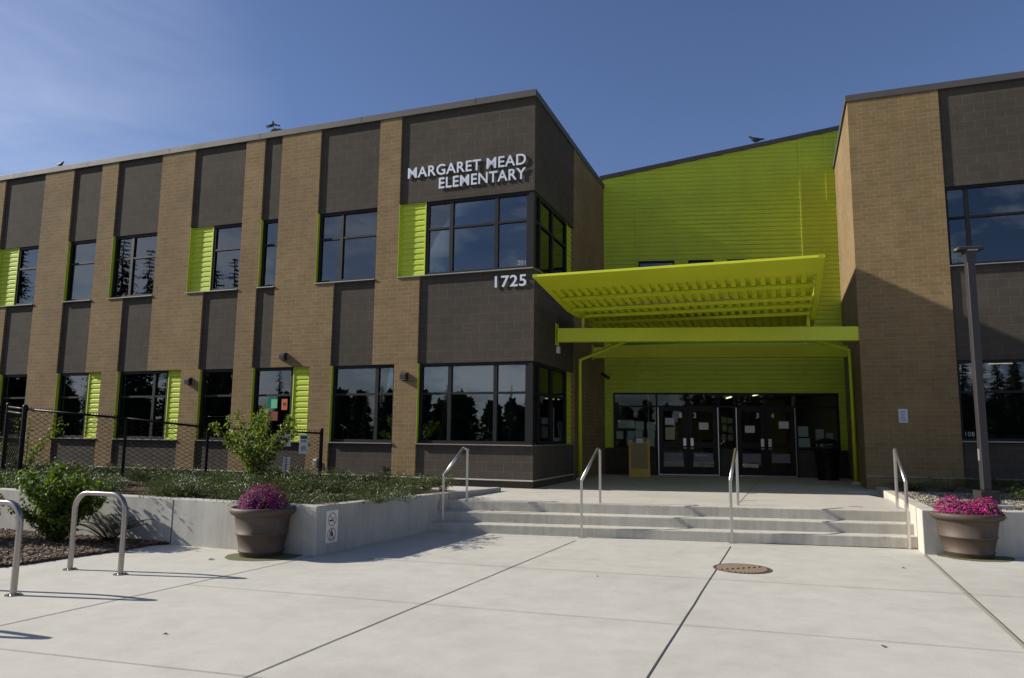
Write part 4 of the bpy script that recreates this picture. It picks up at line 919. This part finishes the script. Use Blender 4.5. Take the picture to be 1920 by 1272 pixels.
def fern(loc, n, L, seed, label):
    t = empty('fern', loc, 0, label, 'fern'); r = random.Random(seed); m = MB()
    for k in range(n):
        a = 2*pi*k/n+r.uniform(-.2,.2); Lk = L*r.uniform(.75,1.1); el = r.uniform(.7,1.4); pts = [Vector((cos(a)*Lk*t_*cos(el*(1-.45*t_)), sin(a)*Lk*t_*cos(el*(1-.45*t_)), Lk*t_*sin(el)*(1-.42*t_*t_))) for t_ in [i/16 for i in range(17)]]
        for i in range(16):
            dd = (pts[i+1]-pts[i]).normalized(); sd = dd.cross(Vector((0,0,1))).normalized(); wv = .13*sin(pi*min(1, (i+2)/18))**.8
            for s_ in (-1, 1):
                for hh in (0,.5): p = pts[i].lerp(pts[i+1], hh); leaf(m, p, sd*s_+dd*.35+Vector((0,0,.1)), Vector((0,0,1)), wv, .017)
    m.build('fronds', FERN, t); q('crown', [((-.04,-.04,0),(.04,.04,.05))], BARK, t, .01)
fern((-5.62,10.5,.03), 21, .70, 31, 'dark green fern against the concrete planter wall')
# trees
def conifer(loc, H_, R_, seed, label, nl=2600, grp='tall conifers around the school'):
    t = empty('conifer', loc, 0, label, 'tree', grp); r = random.Random(seed); m = MB(); m.smooth = True; m.tube([(0,0,0),(0,0,H_*.97)], .3, 8, rr=[H_*.016,.02]); m.build('trunk', BARK, t); m = MB()
    z = H_*.10
    while z < H_*.985:
        f = 1-z/H_; nb = 5+int(6*f); 
        for k in range(nb):
            a = r.uniform(0, 2*pi); Lb = R_*(f**.8)*r.uniform(.6,1.12)+.12; droop = r.uniform(-.25,.05)
            for i in range(7):
                t_ = (i+.6)/7; c = Vector((cos(a)*Lb*t_, sin(a)*Lb*t_, z+droop*Lb*t_)); s = max(.10, Lb*.23*(1.15-t_))
                for _ in range(16 if R_ > 8 else 6): leaf(m, c+rv_(r)*s*.55, Vector((cos(a), sin(a), -.25))+rv_(r)*.6, rv_(r), s*1.0, s*.40)
        z += H_*.017*(1+f)
    m.build('crown', CONI, t); return t
dirv = (wA(-7.15,0,9.47)-Vector((0,0,ZC))); tp = Vector((0,0,ZC))+dirv*3.2
conifer((tp.x, tp.y, 0), tp.z+.85, 10, 41, 'treetop of a dark conifer just showing above the roof of the left wing')
# trees across the road behind the camera: they show as reflections in the windows
rr_ = random.Random(9); CL = (5.0, -14.742); TR = []
def mirror(u, z, D, W=None):
    """where a tree stands whose tip is mirrored at height z of the facade point u"""
    du, dv = u-CL[0], CL[1]; R = sqrt(du*du+dv*dv); p = wA(u+du/R*D, dv/R*D); return (p.x, p.y, z+(z-1.6)/R*D)
for u, z, D in ((-16.2,7.2,46), (-14.9,5.6,52), (-12.1,7.2,46), (-11.1,6.6,50), (-8.75,5.85,48), (-8.2,6.15,44), (-17.6,6.6,42)): TR.append(mirror(u, z, D))
for k in range(13): TR.append(mirror(-16.5+.9*k, 3.5-.06*k+.3*(k % 2), 40+5*(k % 3)))
for u, z in ((-4.9,2.5), (-4.1,2.62), (-3.72,2.7), (-2.05,2.72), (-.5,2.7), (9.2,3.4), (9.8,3.6), (10.4,3.5), (11.0,3.7)): TR.append(mirror(u, z, 48))
for k in range(9):
    du, dv = 1.7+.33*k+1.65, -18.23; R = sqrt(du*du+dv*dv); p = wB(1.7+.33*k+du/R*34, dv/R*34); TR.append((p.x, p.y, 3.6+2.1/R*34))
for x in (4, 12, 19, 27): TR.append((x, -46, 9.5))
for i, (x, y, h) in enumerate(TR):
    if i < 3: PT = [conifer((x, y, 0), h, h*.21, 50+i, 'x')] + (PT if i else []); o = PT[0]; o['h0'] = h; o['label'] = 'x'
    else:
        o = copy_tree(PT[i % 3]); k_ = h/o['h0']; o.location = (x, y, 0); o.scale = (k_*(.62 if x > -32 and h < 7 else 1), k_*(.62 if x > -32 and h < 7 else 1), k_); o.rotation_euler = (0, 0, i*1.7)
    o['label'] = ('tall conifer mirrored in an upper window near the left end of the left wing' if i < 7 else 'tall conifer across the road behind the viewer, mirrored in the left windows' if x < -25 else 'small conifer across the road behind the viewer, mirrored in the ground-floor windows')
m = MB(); r = random.Random(77)
for i in range(260):
    a = r.uniform(-.1, pi+.1); R0 = r.uniform(62, 90); x, y = R0*cos(a)*1.3, -R0*sin(a)*.95; h = r.uniform(4.6, 7.4)
    for k in range(420):
        z = h*r.random()**.8; f = (1-z/h)*h*.32+.3; th = r.uniform(0, 2*pi); p = Vector((x+f*cos(th)*r.random(), y+f*sin(th)*r.random(), z)); leaf(m, p, rv_(r)+Vector((0,0,-.1)), rv_(r), 1.1, .75)
tag(m.build('distant_woods', CONI), 'dark line of woods far behind the viewer', 'woods', kind='stuff')

# ================================================================= birds
def bird(pos, ang, sc, label, facing=1):
    t = empty('bird', pos, ang, label, 'bird', 'birds perched on the roofs'); t.scale = (sc*facing, sc, sc)
    m = MB(); m.smooth = True
    pts = [(-.158,0,.205),(-.150,0,.207),(-.135,0,.21),(-.115,0,.205),(-.095,0,.18),(-.05,0,.145),(0,0,.125),(.06,0,.125),(.11,0,.135),(.19,0,.14),(.22,0,.142)]
    m.tube(pts, .1, 12, rr=[.004,.016,.026,.027,.030,.050,.060,.050,.030,.017,.008]); bd = m.build('body', mat('dark_feather', (.025,.025,.03), .6), t)
    m = MB(); m.smooth = True; m.tube([(-.158,0,.205),(-.185,0,.198)], .005, 6, rr=[.008,.001]); m.build('beak', BLKP, t)
    m = MB(); m.smooth = True
    for y_ in (-.02,.02): m.tube([(.0,y_,.09),(-.005,y_,0)], .006, 6); m.tube([(.01,y_,.004),(-.035,y_,.002)], .004, 5)
    m.build('legs', BLKP, t); m = MB(); m.smooth = True
    for y_ in (-.048,.048): m.add([(-.07,y_*.9,.17),(-.02,y_*1.25,.165),(.13,y_*.5,.15),(.15,y_*.3,.14),(.03,y_*1.15,.115),(-.06,y_,.13)], [(0,1,2,3,4,5)])
    m.build('wings', mat('wing_feather', (.018,.018,.022), .5), t)
bird(wC(4.63, .12, ra+.13+rb*4.63), YC, 1.25, 'dark bird perched on the sloping roof of the lime entrance hall')
bird(wA(-14.92, .1, 9.32), YA, .85, 'small dark bird on the roof edge of the left wing, at far left', -1)
# fallen leaves
for i, (x, y, s, a) in enumerate(((-2.72,6.03,.024,.3), (-3.75,9.45,.05,1.), (1.0,8.6,.02,2.), (4.9,9.35,.03,.2), (2.9,5.9,.035,1.2))):
    m = MB(); m.add([(-s,0,.004),(0,-s*.5,.012),(s,0,.004),(0,s*.5,.014)], [(0,1,2,3)]); o = m.build('fallen_leaf', mat('dry_leaf', (.10,.07,.05), .9)); o.location = (x, y, 0); o.rotation_euler = (0,0,a)
    tag(o, ('dry brown leaf alone on the near left paving','twig-like dry leaf beside the left flower pot','tiny dry leaf on the middle paving','dry leaf on the paving left of the right pot','thin dry leaf on the near right paving')[i], 'fallen leaf', 'fallen leaves on the plaza')
